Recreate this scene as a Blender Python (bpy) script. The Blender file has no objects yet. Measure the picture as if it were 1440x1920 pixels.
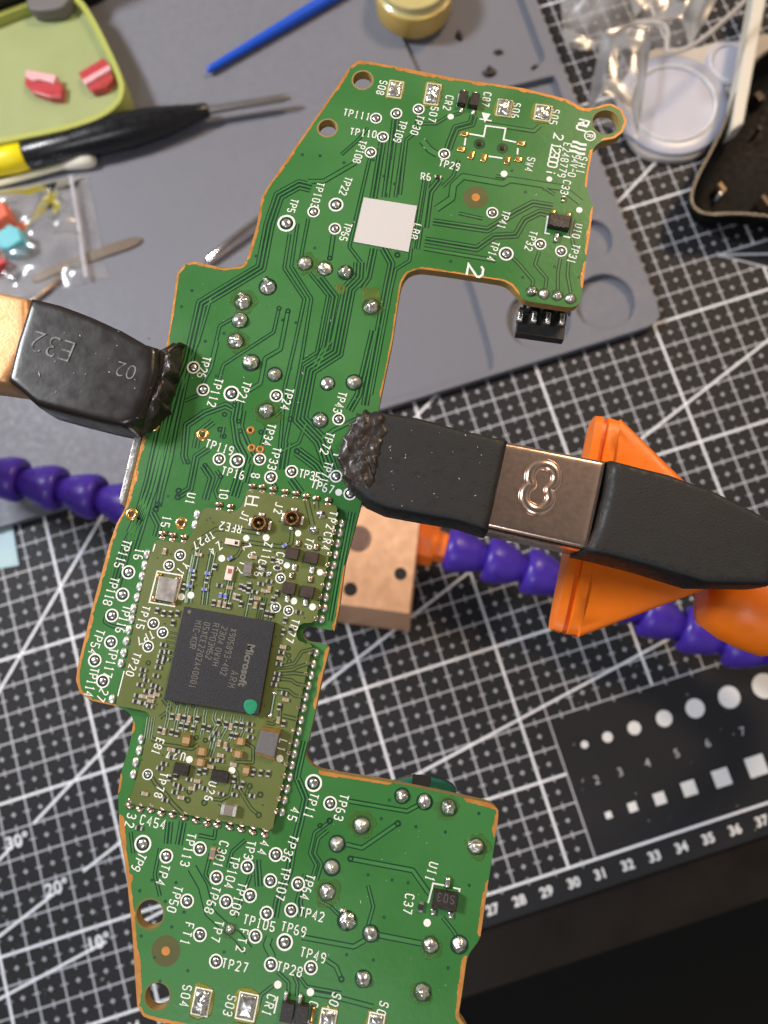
import bpy, bmesh, math, random
from mathutils import Vector, Matrix, noise
random.seed(7)
# ------------------------------------------------------------------ camera, world, lights
MM = 0.001
RC = Matrix(((0.9542689167966465, -0.2980368840730865, -0.02334202578527992),
             (-0.2979335559706724, -0.9416905715560566, -0.1563792302996112),
             (0.02462581292922727, 0.15618221145327088, -0.9874212303587266)))
CP = Vector((269.3417622547327, 99.11860069236968, 261.77304445573077))
FPX = 1300.0
OX, OY = 270.0, 120.0                       # the mat's own centimetre grid, shifted so the scene sits round the origin
scene = bpy.context.scene
cam_d = bpy.data.cameras.new('camera'); cam = bpy.data.objects.new('camera', cam_d)
scene.collection.objects.link(cam); scene.camera = cam
r0, r1, r2 = RC[0], RC[1], RC[2]
cam.matrix_world = Matrix(((r0[0], -r1[0], -r2[0], (CP.x-OX)*MM), (r0[1], -r1[1], -r2[1], (CP.y-OY)*MM),
                           (r0[2], -r1[2], -r2[2], CP.z*MM), (0, 0, 0, 1)))
cam_d.sensor_fit = 'HORIZONTAL'; cam_d.sensor_width = 24.0; cam_d.lens = FPX/1440*24.0
cam_d.clip_start = 0.002; cam_d.clip_end = 20
cam_d.dof.use_dof = True; cam_d.dof.focus_distance = 0.0885; cam_d.dof.aperture_fstop = cam_d.lens/0.85
scene.render.resolution_x = 768; scene.render.resolution_y = 1024
world = bpy.data.worlds.new('World'); scene.world = world; world.use_nodes = True
wn = world.node_tree.nodes; wl = world.node_tree.links
wbg = wn['Background']
wtc = wn.new('ShaderNodeTexCoord'); wns = wn.new('ShaderNodeTexNoise'); wns.inputs['Scale'].default_value = 1.6
wrm = wn.new('ShaderNodeValToRGB')
wrm.color_ramp.elements[0].position = 0.38; wrm.color_ramp.elements[0].color = (0.22, 0.21, 0.21, 1)
wrm.color_ramp.elements[1].position = 0.66; wrm.color_ramp.elements[1].color = (0.95, 0.90, 0.84, 1)
wl.new(wtc.outputs['Generated'], wns.inputs['Vector']); wl.new(wns.outputs['Fac'], wrm.inputs['Fac']); wl.new(wrm.outputs['Color'], wbg.inputs['Color'])
wbg.inputs['Strength'].default_value = 0.46
def lamp(name, loc, target, size, energy, color, size_y=None):
    d = bpy.data.lights.new(name, 'AREA'); d.size = size; d.energy = energy; d.color = color
    d.shape = 'RECTANGLE' if size_y else 'DISK'
    if size_y: d.size_y = size_y
    o = bpy.data.objects.new(name, d); scene.collection.objects.link(o)
    o.location = loc; o.rotation_euler = (Vector(target)-Vector(loc)).to_track_quat('-Z', 'Y').to_euler()
    return o
BC = Vector((-0.02, 0.0, 0.174))
RIGHT = Vector((0.954, -0.298, 0)).normalized(); UPIM = Vector((0.298, 0.954, 0)).normalized()
kp = BC - RIGHT*0.52 + UPIM*0.24 + Vector((0, 0, 0.44))
lamp('window_lamp', kp, BC, 0.15, 7.6, (0.95, 0.97, 1.0), 0.12)
wp = BC + RIGHT*0.50 + UPIM*0.62 + Vector((0, 0, 0.72))
lamp('warm_room_lamp', wp, (0, 0, 0.05), 0.22, 8.0, (1.0, 0.72, 0.45))
op = BC - RIGHT*0.2 - UPIM*0.75 + Vector((0, 0, 0.80))
lamp('room_lamp', op, (0, 0, 0.05), 0.35, 3.2, (0.92, 0.95, 1.0))
vs = scene.view_settings; vs.view_transform = 'Standard'; vs.look = 'None'; vs.exposure = -0.30; vs.gamma = 1.0
vs.use_curve_mapping = False

# ------------------------------------------------------------------ pixel -> point on a level plane (z in mm)
RT = RC.transposed()
def at(u, v, z=0.0):
    d = RT @ Vector(((u-720)/FPX, (v-960)/FPX, 1))
    p = CP + d*((z-CP.z)/d.z)
    return Vector(((p.x-OX)*MM, (p.y-OY)*MM, z*MM))
def mw(x, y, z=0.0): return Vector(((x*10-OX)*MM, (y*10-OY)*MM, z*MM))      # mat grid centimetres
def mpp(u, v, z): return (at(u+5, v, z)-at(u-5, v, z)).length/10            # metres per pixel there
ZB, TB = 174.0, 1.4                                                        # board top, thickness (mm)
ZM = ZB + 0.9                                                              # module top
# ------------------------------------------------------------------ materials
MATS = {}
def mat(name, col, rough=0.5, metal=0.0, vary=0.12, nscale=900.0, bump=0.0, bscale=2500.0, coat=0.0, trans=0.0, spec=0.5, alpha=1.0, sss=0.0, rvar=0.2, wear=None):
    if name in MATS: return MATS[name]
    m = bpy.data.materials.new(name); m.use_nodes = True
    nt = m.node_tree; N = nt.nodes; L = nt.links; b = N['Principled BSDF']
    tc = N.new('ShaderNodeTexCoord'); nz = N.new('ShaderNodeTexNoise'); nz.inputs['Scale'].default_value = nscale; nz.inputs['Detail'].default_value = 4
    geo = N.new('ShaderNodeNewGeometry')
    L.new(geo.outputs['Position'], nz.inputs['Vector'])
    mx = N.new('ShaderNodeMix'); mx.data_type = 'RGBA'
    mx.inputs[6].default_value = (*[c*(1-vary) for c in col], 1); mx.inputs[7].default_value = (*[min(1, c*(1+vary)) for c in col], 1)
    L.new(nz.outputs['Fac'], mx.inputs[0]); L.new(mx.outputs[2], b.inputs['Base Color'])
    mr = N.new('ShaderNodeMapRange'); mr.inputs[1].default_value = 0.3; mr.inputs[2].default_value = 0.7; mr.inputs[3].default_value = max(0.02, rough*(1-rvar)); mr.inputs[4].default_value = min(1, rough*(1+rvar))
    L.new(nz.outputs['Fac'], mr.inputs[0]); L.new(mr.outputs[0], b.inputs['Roughness'])
    if wear:                                          # print worn through to the colour below, in patches with their own shape
        nw = N.new('ShaderNodeTexNoise'); nw.inputs['Scale'].default_value = wear[0]; nw.inputs['Detail'].default_value = 6; nw.inputs['Roughness'].default_value = 0.7; L.new(geo.outputs['Position'], nw.inputs['Vector'])
        wr = N.new('ShaderNodeMapRange'); wr.inputs[1].default_value = wear[1]; wr.inputs[2].default_value = wear[1]+0.12; wr.inputs[4].default_value = wear[2]; L.new(nw.outputs['Fac'], wr.inputs[0])
        mw_ = N.new('ShaderNodeMix'); mw_.data_type = 'RGBA'; mw_.inputs[7].default_value = (*wear[3], 1); L.new(wr.outputs[0], mw_.inputs[0]); L.new(mx.outputs[2], mw_.inputs[6]); L.new(mw_.outputs[2], b.inputs['Base Color'])
    b.inputs['Metallic'].default_value = metal; b.inputs['Specular IOR Level'].default_value = spec
    b.inputs['Coat Weight'].default_value = coat; b.inputs['Transmission Weight'].default_value = trans; b.inputs['Alpha'].default_value = alpha
    b.inputs['Coat Roughness'].default_value = 0.15
    if sss: b.inputs['Subsurface Weight'].default_value = sss; b.inputs['Subsurface Radius'].default_value = (0.004, 0.004, 0.004)
    if bump:
        n2 = N.new('ShaderNodeTexNoise'); n2.inputs['Scale'].default_value = bscale; n2.inputs['Detail'].default_value = 5
        L.new(geo.outputs['Position'], n2.inputs['Vector'])
        bp = N.new('ShaderNodeBump'); bp.inputs['Strength'].default_value = bump; bp.inputs['Distance'].default_value = 0.0002
        L.new(n2.outputs['Fac'], bp.inputs['Height']); L.new(bp.outputs['Normal'], b.inputs['Normal'])
    MATS[name] = m; return m
mask = mat('green_solder_mask', (0.038, 0.164, 0.037), 0.36, vary=0.24, nscale=55, bump=0.12, bscale=1300, spec=0.5, rvar=0.45)
mask_t = mat('mask_over_track', (0.046, 0.190, 0.045), 0.34, vary=0.15, nscale=200, spec=0.5)
gap = mat('mask_over_bare_laminate', (0.0035, 0.033, 0.016), 0.38, vary=0.15, nscale=300, spec=0.45)
viam = mat('mask_over_via', (0.006, 0.060, 0.026), 0.40)
fr4 = mat('laminate_edge', (0.30, 0.20, 0.06), 0.6, vary=0.25, nscale=1500, bump=0.3)
copper_edge = mat('bare_copper_rim', (0.52, 0.22, 0.05), 0.45, 0.3, vary=0.35, nscale=700, bump=0.3)
gold = mat('gold_plating', (0.80, 0.48, 0.16), 0.25, 0.9, vary=0.15)
silk = mat('white_ink', (0.80, 0.80, 0.76), 0.6, vary=0.10, nscale=3000, bump=0.2, bscale=6000)
solder = mat('solder', (0.84, 0.81, 0.77), 0.27, 1.0, vary=0.12, nscale=2500, bump=0.16, bscale=1200)
solder_w = mat('tinned_pad', (0.88, 0.86, 0.83), 0.34, 0.8, vary=0.10, nscale=2500, bump=0.3, bscale=2500)
flux = mat('flux_residue', (0.42, 0.40, 0.06), 0.25, vary=0.3, nscale=900, bump=0.6, bscale=900, alpha=0.42)
chipm = mat('chip_epoxy', (0.017, 0.0165, 0.020), 0.55, vary=0.25, nscale=4000, bump=0.25, bscale=9000)
chipb = mat('small_chip_epoxy', (0.022, 0.017, 0.015), 0.45, vary=0.3, nscale=3000, bump=0.2)
chiptext = mat('chip_marking', (0.15, 0.145, 0.12), 0.7, vary=0.25, nscale=4000, wear=(2500, 0.55, 0.6, (0.05, 0.05, 0.05)))
olive = mat('olive_solder_mask', (0.112, 0.138, 0.033), 0.45, vary=0.18, nscale=150, bump=0.1, bscale=2500)
olive_gap = mat('olive_mask_gap', (0.022, 0.046, 0.016), 0.42, vary=0.2)
olive_trace = mat('bright_trace', (0.30, 0.40, 0.25), 0.4, 0.2, vary=0.2)
ceramic_b = mat('tan_ceramic', (0.42, 0.27, 0.15), 0.4, vary=0.15)
ceramic_g = mat('grey_ceramic', (0.22, 0.19, 0.17), 0.45, vary=0.15)
inductm = mat('ferrite', (0.13, 0.125, 0.13), 0.55, vary=0.2, nscale=3000)
can = mat('crystal_can', (0.62, 0.55, 0.50), 0.35, 0.85, vary=0.1)
pinkc = mat('pale_filter_body', (0.78, 0.68, 0.64), 0.4, vary=0.1)
redc = mat('red_mark', (0.42, 0.12, 0.09), 0.5)
bluec = mat('blue_inductor', (0.14, 0.18, 0.62), 0.4)
greendot = mat('green_paint_dot', (0.010, 0.235, 0.120), 0.6, vary=0.12, nscale=2000)
paper = mat('sticker_paper', (0.58, 0.55, 0.54), 0.65, vary=0.04, nscale=3000, bump=0.1)
blackp = mat('black_nylon', (0.010, 0.010, 0.011), 0.4, vary=0.2)
steel = mat('nickel_shell', (0.72, 0.69, 0.66), 0.28, 1.0, vary=0.1, bump=0.15)
dark = mat('dark_hole', (0.012, 0.010, 0.008), 0.7)
rubber = mat('heat_shrink_black', (0.0085, 0.0085, 0.0095), 0.60, vary=0.3, nscale=1200, bump=0.25, bscale=3500)
brown_rubber = mat('burnt_heat_shrink', (0.013, 0.009, 0.008), 0.32, vary=0.35, nscale=500, bump=0.06, bscale=1500, coat=0.25, rvar=0.15)
char = mat('burnt_flux', (0.022, 0.015, 0.012), 0.42, vary=0.6, nscale=1200, bump=0.6, bscale=1500, coat=0.15)
copper = mat('copper_clip', (0.80, 0.58, 0.47), 0.22, 1.0, vary=0.04, nscale=1500, bump=0.03, bscale=1500, rvar=0.08)
brass = mat('warm_copper_clip', (0.66, 0.36, 0.17), 0.5, 0.5, vary=0.15, nscale=700, bump=0.2)
fadeink = mat('faded_print', (0.20, 0.20, 0.21), 0.6, vary=0.3, nscale=1800, wear=(700, 0.48, 0.85, (0.02, 0.013, 0.011)))
purple = mat('purple_plastic', (0.055, 0.022, 0.33), 0.36, vary=0.14, nscale=350, bump=0.12, bscale=900, rvar=0.35)
orange = mat('orange_plastic', (0.86, 0.180, 0.006), 0.40, vary=0.10, nscale=260, sss=0.12, bump=0.10, bscale=1100, rvar=0.35)
alu = mat('warm_lit_block', (0.86, 0.50, 0.30), 0.45, 0.35, vary=0.10, nscale=300)  # aluminium, with the warm lamp's peach reflection put into the base colour
matm = mat('black_cutting_mat', (0.0165, 0.0165, 0.0195), 0.6, vary=0.2, nscale=700, bump=0.2, bscale=3000, spec=0.3)
ink = mat('mat_print', (0.82, 0.84, 0.90), 0.6, vary=0.12, nscale=900, wear=(160, 0.58, 0.40, (0.06, 0.06, 0.065)))
ink_w = mat('mat_print_white', (0.80, 0.80, 0.82), 0.6, vary=0.06, nscale=900)
ink_dim = mat('mat_print_dim', (0.52, 0.53, 0.58), 0.6, vary=0.15, nscale=900, wear=(140, 0.57, 0.5, (0.05, 0.05, 0.055)))
deskm = mat('dark_desk', (0.011, 0.0075, 0.0055), 0.5, vary=0.4, nscale=60, bump=0.15, spec=0.22)
floorm = mat('dark_floor', (0.003, 0.003, 0.0032), 0.8)
silic = mat('grey_silicone', (0.178, 0.183, 0.220), 0.62, vary=0.10, nscale=400, bump=0.15, bscale=2500)
# ------------------------------------------------------------------ object helpers
COL = scene.collection
def tag(o, label=None, cat=None, group=None, kind=None):
    for k, v in (('label', label), ('category', cat), ('group', group), ('kind', kind)):
        if v: o[k] = v
    return o
def thing(name, label, cat, loc, group=None):
    o = bpy.data.objects.new(name, None); COL.objects.link(o); o.location = loc; o.empty_display_size = 0.005
    o['origin'] = list(loc); return tag(o, label, cat, group)
def org(p):
    v = Vector((0, 0, 0))
    while p is not None: v = v + Vector(p.location); p = p.parent
    return v
class MB:
    def __init__(s): s.v = []; s.f = []; s.m = []
    def add(s, vs, fs, mi=0):
        b = len(s.v); s.v += [tuple(x) for x in vs]; s.f += [tuple(i+b for i in f) for f in fs]; s.m += [mi]*len(fs); return s
    def box(s, c, ax, ay, hz, z0, mi=0, inset=0.0):           # c centre, ax/ay half vectors, from z0 up hz (metres)
        c = Vector((c.x, c.y, 0)); q = []
        for k, z in ((1.0, z0), (1.0, z0+hz*0.7), (1.0-inset, z0+hz)):
            for sx, sy in ((-1, -1), (1, -1), (1, 1), (-1, 1)): p = c+ax*sx*k+ay*sy*k; q.append((p.x, p.y, z))
        fs = [(3, 2, 1, 0), (8, 9, 10, 11)]
        for r in (0, 4):
            for i in range(4): j = (i+1) % 4; fs.append((r+i, r+j, r+4+j, r+4+i))
        return s.add(q, fs, mi)
    def prism(s, pts, z0, z1, mi=0, ms=None, bev=0.0):
        pts = [Vector((p[0], p[1])) for p in pts]
        if area(pts) < 0: pts.reverse()
        n = len(pts); rings = [(pts, z0)]
        if bev: rings += [(pts, z1-bev), (offset(pts, bev*0.35, True), z1-bev*0.3), (offset(pts, bev, True), z1)]
        else: rings += [(pts, z1)]
        q = [(p.x, p.y, z) for r, z in rings for p in r]; fs = [tuple(reversed(range(n)))]
        for k in range(len(rings)-1):
            for i in range(n): j = (i+1) % n; fs.append((k*n+i, k*n+j, (k+1)*n+j, (k+1)*n+i))
        s.add(q, fs, mi if ms is None else ms)
        t = len(s.v)-n; s.f.append(tuple(range(t, t+n))); s.m.append(mi); return s
    def ribbon(s, pts, w, z, z0=None, mi=0, closed=False):
        pts = [Vector((p[0], p[1])) for p in pts]; a = offset(pts, -w/2, closed); b = offset(pts, w/2, closed); n = len(pts)
        q = [(p.x, p.y, z) for p in a]+[(p.x, p.y, z) for p in b]; m = n if closed else n-1
        s.add(q, [(i, (i+1) % n, n+(i+1) % n, n+i) for i in range(m)], mi)
        if z0 is not None:
            b0 = len(s.v)-2*n; q0 = [(p.x, p.y, z0) for p in a]+[(p.x, p.y, z0) for p in b]; b1 = len(s.v); s.v += q0
            for i in range(m):
                j = (i+1) % n
                s.f += [(b0+i, b1+i, b1+j, b0+j), (b0+n+j, b1+n+j, b1+n+i, b0+n+i)]; s.m += [mi, mi]
        return s
    def disc(s, c, r, z, mi=0, n=20):
        return s.add([(c.x+r*math.cos(i*2*math.pi/n), c.y+r*math.sin(i*2*math.pi/n), z) for i in range(n)], [tuple(range(n))], mi)
    def annulus(s, c, r0, r1, z, mi=0, n=24, z0=None):
        q = [(c.x+r*math.cos(i*2*math.pi/n), c.y+r*math.sin(i*2*math.pi/n), z) for r in (r0, r1) for i in range(n)]
        return s.add(q, [(i, n+i, n+(i+1) % n, (i+1) % n) for i in range(n)], mi)
    def lathe(s, prof, base, axis, mi=0, n=24, caps=True):       # prof [(t along axis, r)]
        axis = axis.normalized(); u = axis.orthogonal().normalized(); w = axis.cross(u); q = []; fs = []
        for t, r in prof:
            for i in range(n):
                a = 2*math.pi*i/n; q.append(base+axis*t+(u*math.cos(a)+w*math.sin(a))*r)
        for k in range(len(prof)-1):
            for i in range(n): j = (i+1) % n; fs.append((k*n+i, k*n+j, (k+1)*n+j, (k+1)*n+i))
        if caps: fs += [tuple(reversed(range(n))), tuple(range((len(prof)-1)*n, len(prof)*n))]
        return s.add(q, fs, mi)
    def pillow(s, outline, z0, h, mi=0, rings=7, power=2.5, nz=0.0, nsc=400.0, step=0.0008, bottom=0.0):
        pts = resample([Vector((p[0], p[1])) for p in outline], step)
        if area(pts) < 0: pts.reverse()
        n = len(pts); c = sum(pts, Vector((0, 0)))/n; q = []; fs = []
        lv = [(1.0, -bottom)] if bottom else []
        lv += [(1-(k/rings)**1.6 if k else 1.0, None) for k in range(rings)]
        for sc, zz in lv:
            for p in pts:
                x = c+(p-c)*sc; z = zz if zz is not None else h*(max(0, 1-sc**(power*2.2)))**(0.5)
                v = Vector((x.x, x.y, z0+z))
                if nz: 
                    d = noise.noise(v*nsc)*0.65+noise.noise(v*nsc*2.7)*0.35; v += Vector((noise.noise(v*nsc+Vector((9, 0, 0))), noise.noise(v*nsc+Vector((0, 9, 0))), 0))*nz*0.7; v.z += d*nz
                q.append(v)
        m = len(lv)
        for k in range(m-1):
            for i in range(n): j = (i+1) % n; fs.append((k*n+i, k*n+j, (k+1)*n+j, (k+1)*n+i))
        q.append(Vector((c.x, c.y, z0+h)))
        for i in range(n): fs.append(((m-1)*n+i, (m-1)*n+(i+1) % n, m*n))
        fs.append(tuple(reversed(range(n))))
        return s.add(q, fs, mi)
    def mesh(s, name, mats, origin=Vector((0, 0, 0)), smooth=False):
        me = bpy.data.meshes.new(name); o = origin
        me.from_pydata([(v[0]-o.x, v[1]-o.y, v[2]-o.z) for v in s.v], [], s.f)
        for m in (mats if isinstance(mats, (list, tuple)) else [mats]): me.materials.append(m)
        me.polygons.foreach_set('material_index', s.m)
        if smooth: me.polygons.foreach_set('use_smooth', [True]*len(me.polygons))
        me.update(); return me
    def build(s, name, mats, parent=None, smooth=False, label=None, kind=None, angle=None):
        o = bpy.data.objects.new(name, s.mesh(name, mats, org(parent), smooth)); COL.objects.link(o)
        if parent: o.parent = parent
        if smooth and angle: o.data.set_sharp_from_angle(angle=math.radians(angle))
        return tag(o, label, kind=kind)
def place(name, me, parent, p, sx, sy=None, sz=None, rz=0.0, kind=None):
    o = bpy.data.objects.new(name, me); COL.objects.link(o); o.parent = parent
    o.location = p-org(parent); o.scale = (sx, sy or sx, sz or sx); o.rotation_euler = (0, 0, rz); return o
def area(p): return sum(p[i].x*p[(i+1) % len(p)].y-p[(i+1) % len(p)].x*p[i].y for i in range(len(p)))/2
def offset(pts, d, closed=False):                # to the left of travel for d>0
    n = len(pts); out = []
    for i in range(n):
        a = pts[i-1] if (i > 0 or closed) else None; b = pts[i]; c = pts[(i+1) % n] if (i < n-1 or closed) else None
        d1 = (b-a).normalized() if a is not None and (b-a).length > 1e-9 else None; d2 = (c-b).normalized() if c is not None and (c-b).length > 1e-9 else None
        if d1 is None: d1 = d2
        if d2 is None: d2 = d1
        n1 = Vector((-d1.y, d1.x)); n2 = Vector((-d2.y, d2.x)); m = n1+n2
        if m.length < 1e-6: m = n1
        m.normalize(); k = max(0.4, m.dot(n1)); out.append(b+m*(d/k))
    return out
def resample(pts, step, closed=True):
    out = []; n = len(pts)
    for i in range(n if closed else n-1):
        a, b = pts[i], pts[(i+1) % n]; k = max(1, int((b-a).length/step))
        out += [a+(b-a)*(j/k) for j in range(k)]
    if not closed: out.append(pts[-1])
    return out
def chaikin(pts, it=2, closed=True, lim=None):
    for _ in range(it):
        out = [] if closed else [pts[0]]; n = len(pts)
        for i in range(n if closed else n-1):
            a, b = Vector(pts[i]), Vector(pts[(i+1) % n]); L = (b-a).length; k = 0.25 if lim is None else min(0.25, lim/max(L, 1e-9))
            out += [a.lerp(b, k), a.lerp(b, 1-k)]
        if not closed: out.append(pts[-1])
        pts = out
    return pts
def P2(l, z): return [at(u, v, z).to_2d() for u, v in l]
def fill_mesh(name, loops, z0, z1, mats, origin, side=1, closed_round=None):      # flat plate with holes
    cu = bpy.data.curves.new(name, 'CURVE'); cu.dimensions = '2D'; cu.fill_mode = 'BOTH'; cu.extrude = (z1-z0)/2
    for lp in loops:
        sp = cu.splines.new('POLY'); sp.points.add(len(lp)-1); sp.use_cyclic_u = True
        for i, p in enumerate(lp): sp.points[i].co = ((p[0]-origin.x)*1000, (p[1]-origin.y)*1000, 0, 1)
    cu.extrude *= 1000
    o = bpy.data.objects.new(name, cu); COL.objects.link(o)
    me = bpy.data.meshes.new_from_object(o.evaluated_get(bpy.context.evaluated_depsgraph_get()))
    bpy.data.objects.remove(o); bpy.data.curves.remove(cu)
    for v in me.vertices: v.co = Vector((v.co.x*MM, v.co.y*MM, v.co.z*MM+(z0+z1)/2-origin.z))
    me.materials.clear()
    for m in mats: me.materials.append(m)
    me.update(); up = 0
    for p in me.polygons: p.use_smooth = False; p.material_index = 0 if abs(p.normal.z) > 0.7 else side
    me.name = name; return me
def link(name, me, parent=None, loc=None):
    o = bpy.data.objects.new(name, me); COL.objects.link(o)
    if parent: o.parent = parent
    if loc is not None: o.location = loc
    return o
def circ(c, r, n=28): return [Vector((c.x+r*math.cos(2*math.pi*i/n), c.y+r*math.sin(2*math.pi*i/n))) for i in range(n)]
# stroke lettering, as on circuit boards
G = {'0': '1030414536160501 10', '1': '152620/1030', '2': '051636454400 40', '3': '05163645443313/33424130 1001', '4': '30360242', '5': '46060333424130 1001',
     '6': '3616040110304142 3313 02', '7': '06461000', '8': '13040516364544331302011030414233', '9': '10304245361605041333 44', 'T': '0646/2620', 'P': '000636454433 03',
     'C': '4536160501103041', 'R': '00063645443303/2340', 'S': '45361605041333424130 1001', 'O': '1030414536160501 10', 'W': '06102330 46', 'U': '060110304146',
     'J': '4641301001', 'F': '000646/0333', 'H': '0006/4046/0343', 'Z': '06460040', 'L': '060040', 'E': '46060040/0333', 'V': '062046', '-': '0343', 'Y': '062346/2320',
     'M': '0006234640', 'A': '002640/1232', 'K': '0006/4603/0340', 'X': '0046/0640', 'D': '000626454120 00', 'N': '00064046', 'B': '00063645443303/33424130 00', '/': '0046', 'i': '1014/1516', ' ': ''}
def glyph(ch):
    out = []
    for st in G[ch].split('/'):
        st = st.replace(' ', ''); out.append([(int(st[i]), int(st[i+1])) for i in range(0, len(st)-1, 2)])
    if ch == '7': out = [[(0, 6), (4, 6), (1.4, 0)]]
    return [o for o in out if len(o) > 1]
def stroke_text(txt, a, b, hpx, z, wpx=2.4, cw=0.46):
    """text whose first letter is centred on pixel a and last on pixel b; tops point to the left of travel turned in the picture"""
    A, B = at(*a, z), at(*b, z); s = mpp(a[0], a[1], z); h = hpx*s
    d = (B-A).to_2d(); L = d.length; d = d.normalized() if L > 1e-9 else RIGHT.to_2d(); up = Vector((-d.y, d.x)); n = len(txt); mb = MB(); k = 0
    for i, ch in enumerate(txt):
        c = A.to_2d()+d*(L*i/max(1, n-1)); 
        for st in glyph(ch):
            pts = [c+d*((x-2)/4*h*cw)+up*((y-3)/6*h) for x, y in st]
            cl = pts[0] == pts[-1] and len(pts) > 3
            if (pts[0]-pts[-1]).length < 1e-9 and len(pts) > 3: pts.pop(); cl = True
            mb.ribbon(pts, wpx*s, (z+0.032)*MM+k*4e-7, None, 0, cl); k += 1
    return mb
def font_mb(txt, A, d, size, z, bold=0.0, zm=None):                # A centre point, d reading direction (2D)
    cu = bpy.data.curves.new('lettering', 'FONT'); cu.body = txt; cu.size = 1.0; cu.align_x = 'CENTER'; cu.align_y = 'CENTER'; cu.offset = bold; cu.resolution_u = 3
    o = bpy.data.objects.new('lettering', cu); COL.objects.link(o)
    me = bpy.data.meshes.new_from_object(o.evaluated_get(bpy.context.evaluated_depsgraph_get())); bpy.data.objects.remove(o); bpy.data.curves.remove(cu)
    up = Vector((-d.y, d.x)); mb = MB()
    mb.add([(A.x+d.x*v.co.x*size+up.x*v.co.y*size, A.y+d.y*v.co.x*size+up.y*v.co.y*size, z) for v in me.vertices], [tuple(p.vertices) for p in me.polygons])
    bpy.data.meshes.remove(me); return mb
# ================================================================== the setting: floor, desk
m = MB(); m.add([(-3, -3, -0.72), (3, -3, -0.72), (3, 3, -0.72), (-3, 3, -0.72)], [(0, 1, 2, 3)])
tag(m.build('floor', floorm), kind='structure')
e0 = mw(0, -3.13, 0)
m = MB(); m.prism([(-0.9, e0.y), (0.9, e0.y), (0.9, 0.75), (-0.9, 0.75)], -0.033, -0.003, bev=0.0012)
tag(m.build('desk', deskm, smooth=False), kind='structure')
# ------------------------------------------------------------------ cutting mat with its printed grid
cm = thing('cutting_mat', 'black cutting mat printed with a white centimetre grid', 'cutting mat', mw(30, 15, -3.0))
m = MB(); c0, c1 = mw(-1.5, -1.02), mw(61.5, 44)
cr = chaikin([Vector((c0.x, c0.y)), Vector((c1.x, c0.y)), Vector((c1.x, c1.y)), Vector((c0.x, c1.y))], 3, lim=0.004)
m.prism(cr, -0.0029, 0.0, bev=0.0004); m.build('mat_sheet', matm, cm)
X0, X1, Y0, Y1 = 6, 58, 0, 34
def inbox(x, y): return x > 31.01 and y < 4.99
zl = 0.00004
thin, thick, dots = MB(), MB(), MB()
for y in range(Y0, Y1+1):
    xe = X1 if y >= 5 or y == 0 else 31
    b = thick if (y % 5 == 3 or y == 0) else thin
    b.ribbon([mw(X0, y), mw(xe, y)], 0.00094 if b is thick else 0.00050, zl*(1.6 if b is thick else 1.0))
for x in range(X0, X1+1):
    ys = 5 if x > 31 else 0; b = thick if x % 5 == 0 else thin
    b.ribbon([mw(x, ys), mw(x, Y1)], 0.00094 if b is thick else 0.00050, zl*(2.0 if b is thick else 1.3))
for x in range(X0, X1):
    for y in range(Y0, Y1):
        if inbox(x+0.5, y+0.5): continue
        for (px, py, hx, hy) in ((x+0.5, y+0.5, 0.85, 0.22), (x+0.5, y+0.5, 0.22, 0.85), (x+0.5, y, 0.20, 1.35), (x, y+0.5, 1.35, 0.20)):
            p = mw(px, py); hx2, hy2 = hx*MM, hy*MM; z = zl*(2.3+0.25*(hx > hy))
            dots.add([(p.x-hx2, p.y-hy2, z), (p.x+hx2, p.y-hy2, z), (p.x+hx2, p.y+hy2, z), (p.x-hx2, p.y+hy2, z)], [(0, 1, 2, 3)])
thin.build('fine_grid_print', ink_dim, cm, kind='stuff'); thick.build('bold_grid_print', ink, cm, kind='stuff'); dots.build('tick_print', ink_dim, cm, kind='stuff')
for ang, gaps in ((10, ((19.35, 22.2),)), (20, ((15.5, 17.9),)), (30, ((13.0, 15.0),)), (45, ())):
    t = math.radians(ang); d = Vector((math.cos(t), math.sin(t))); segs = [(8.0, gaps[0][0]), (gaps[0][1], 60)] if gaps else [(10, 60)]
    if ang == 10: segs = [(8.0, 13.95), (15.0, 40)]
    elif ang == 20: segs = [(8.0, 13.15), (14.35, 58)]
    elif ang == 30: segs = [(8.0, 12.95), (14.0, 58)]
    for a, b in segs:
        m = MB(); m.ribbon([mw(d.x*a, d.y*a), mw(d.x*b, d.y*b)], 0.0009, zl*3.2); m.build('angle_line', ink, cm)
RD = Vector((1, 0))
for txt, u, v in (('30°', 33, 1578), ('20°', 107, 1665), ('10°', 185, 1767)):
    p = at(u, v, 0); font_mb(txt, p, RD, 0.0062, zl*4.2, 0.02).build('printed_angle', ink, cm)
for n in range(10, 46):
    p = mw(n, -0.52); font_mb(str(n), p, RD, 0.0046, zl*3, 0.035).build('printed_number', ink_w, cm)
# size chart of dots and squares
for i, (u, v) in enumerate(((1096, 1396), (1139, 1382), (1189, 1365), (1245, 1347), (1303, 1328), (1367, 1307), (1433, 1286))):
    m = MB(); m.disc(at(u, v, 0), (1.35+0.52*i)*MM, zl*3, n=28); m.build('printed_dot', ink_w, cm)
for i, (u, v) in enumerate(((1141, 1528), (1186, 1513), (1237, 1497), (1292, 1478), (1353, 1458), (1418, 1436))):
    h = (1.15+0.46*i)*MM; p = at(u, v, 0); m = MB(); m.add([(p.x-h, p.y-h, zl*3), (p.x+h, p.y-h, zl*3), (p.x+h, p.y+h, zl*3), (p.x-h, p.y+h, zl*3)], [(0, 1, 2, 3)]); m.build('printed_square', ink_w, cm)
for n, u, v in ((2, 1119, 1463), (3, 1163, 1448), (4, 1214, 1431), (5, 1269, 1413), (6, 1327, 1394), (7, 1392, 1372)):
    font_mb(str(n), at(u, v, 0), RD, 0.0042, zl*3, 0.0).build('printed_size_number', ink_dim, cm)
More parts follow.
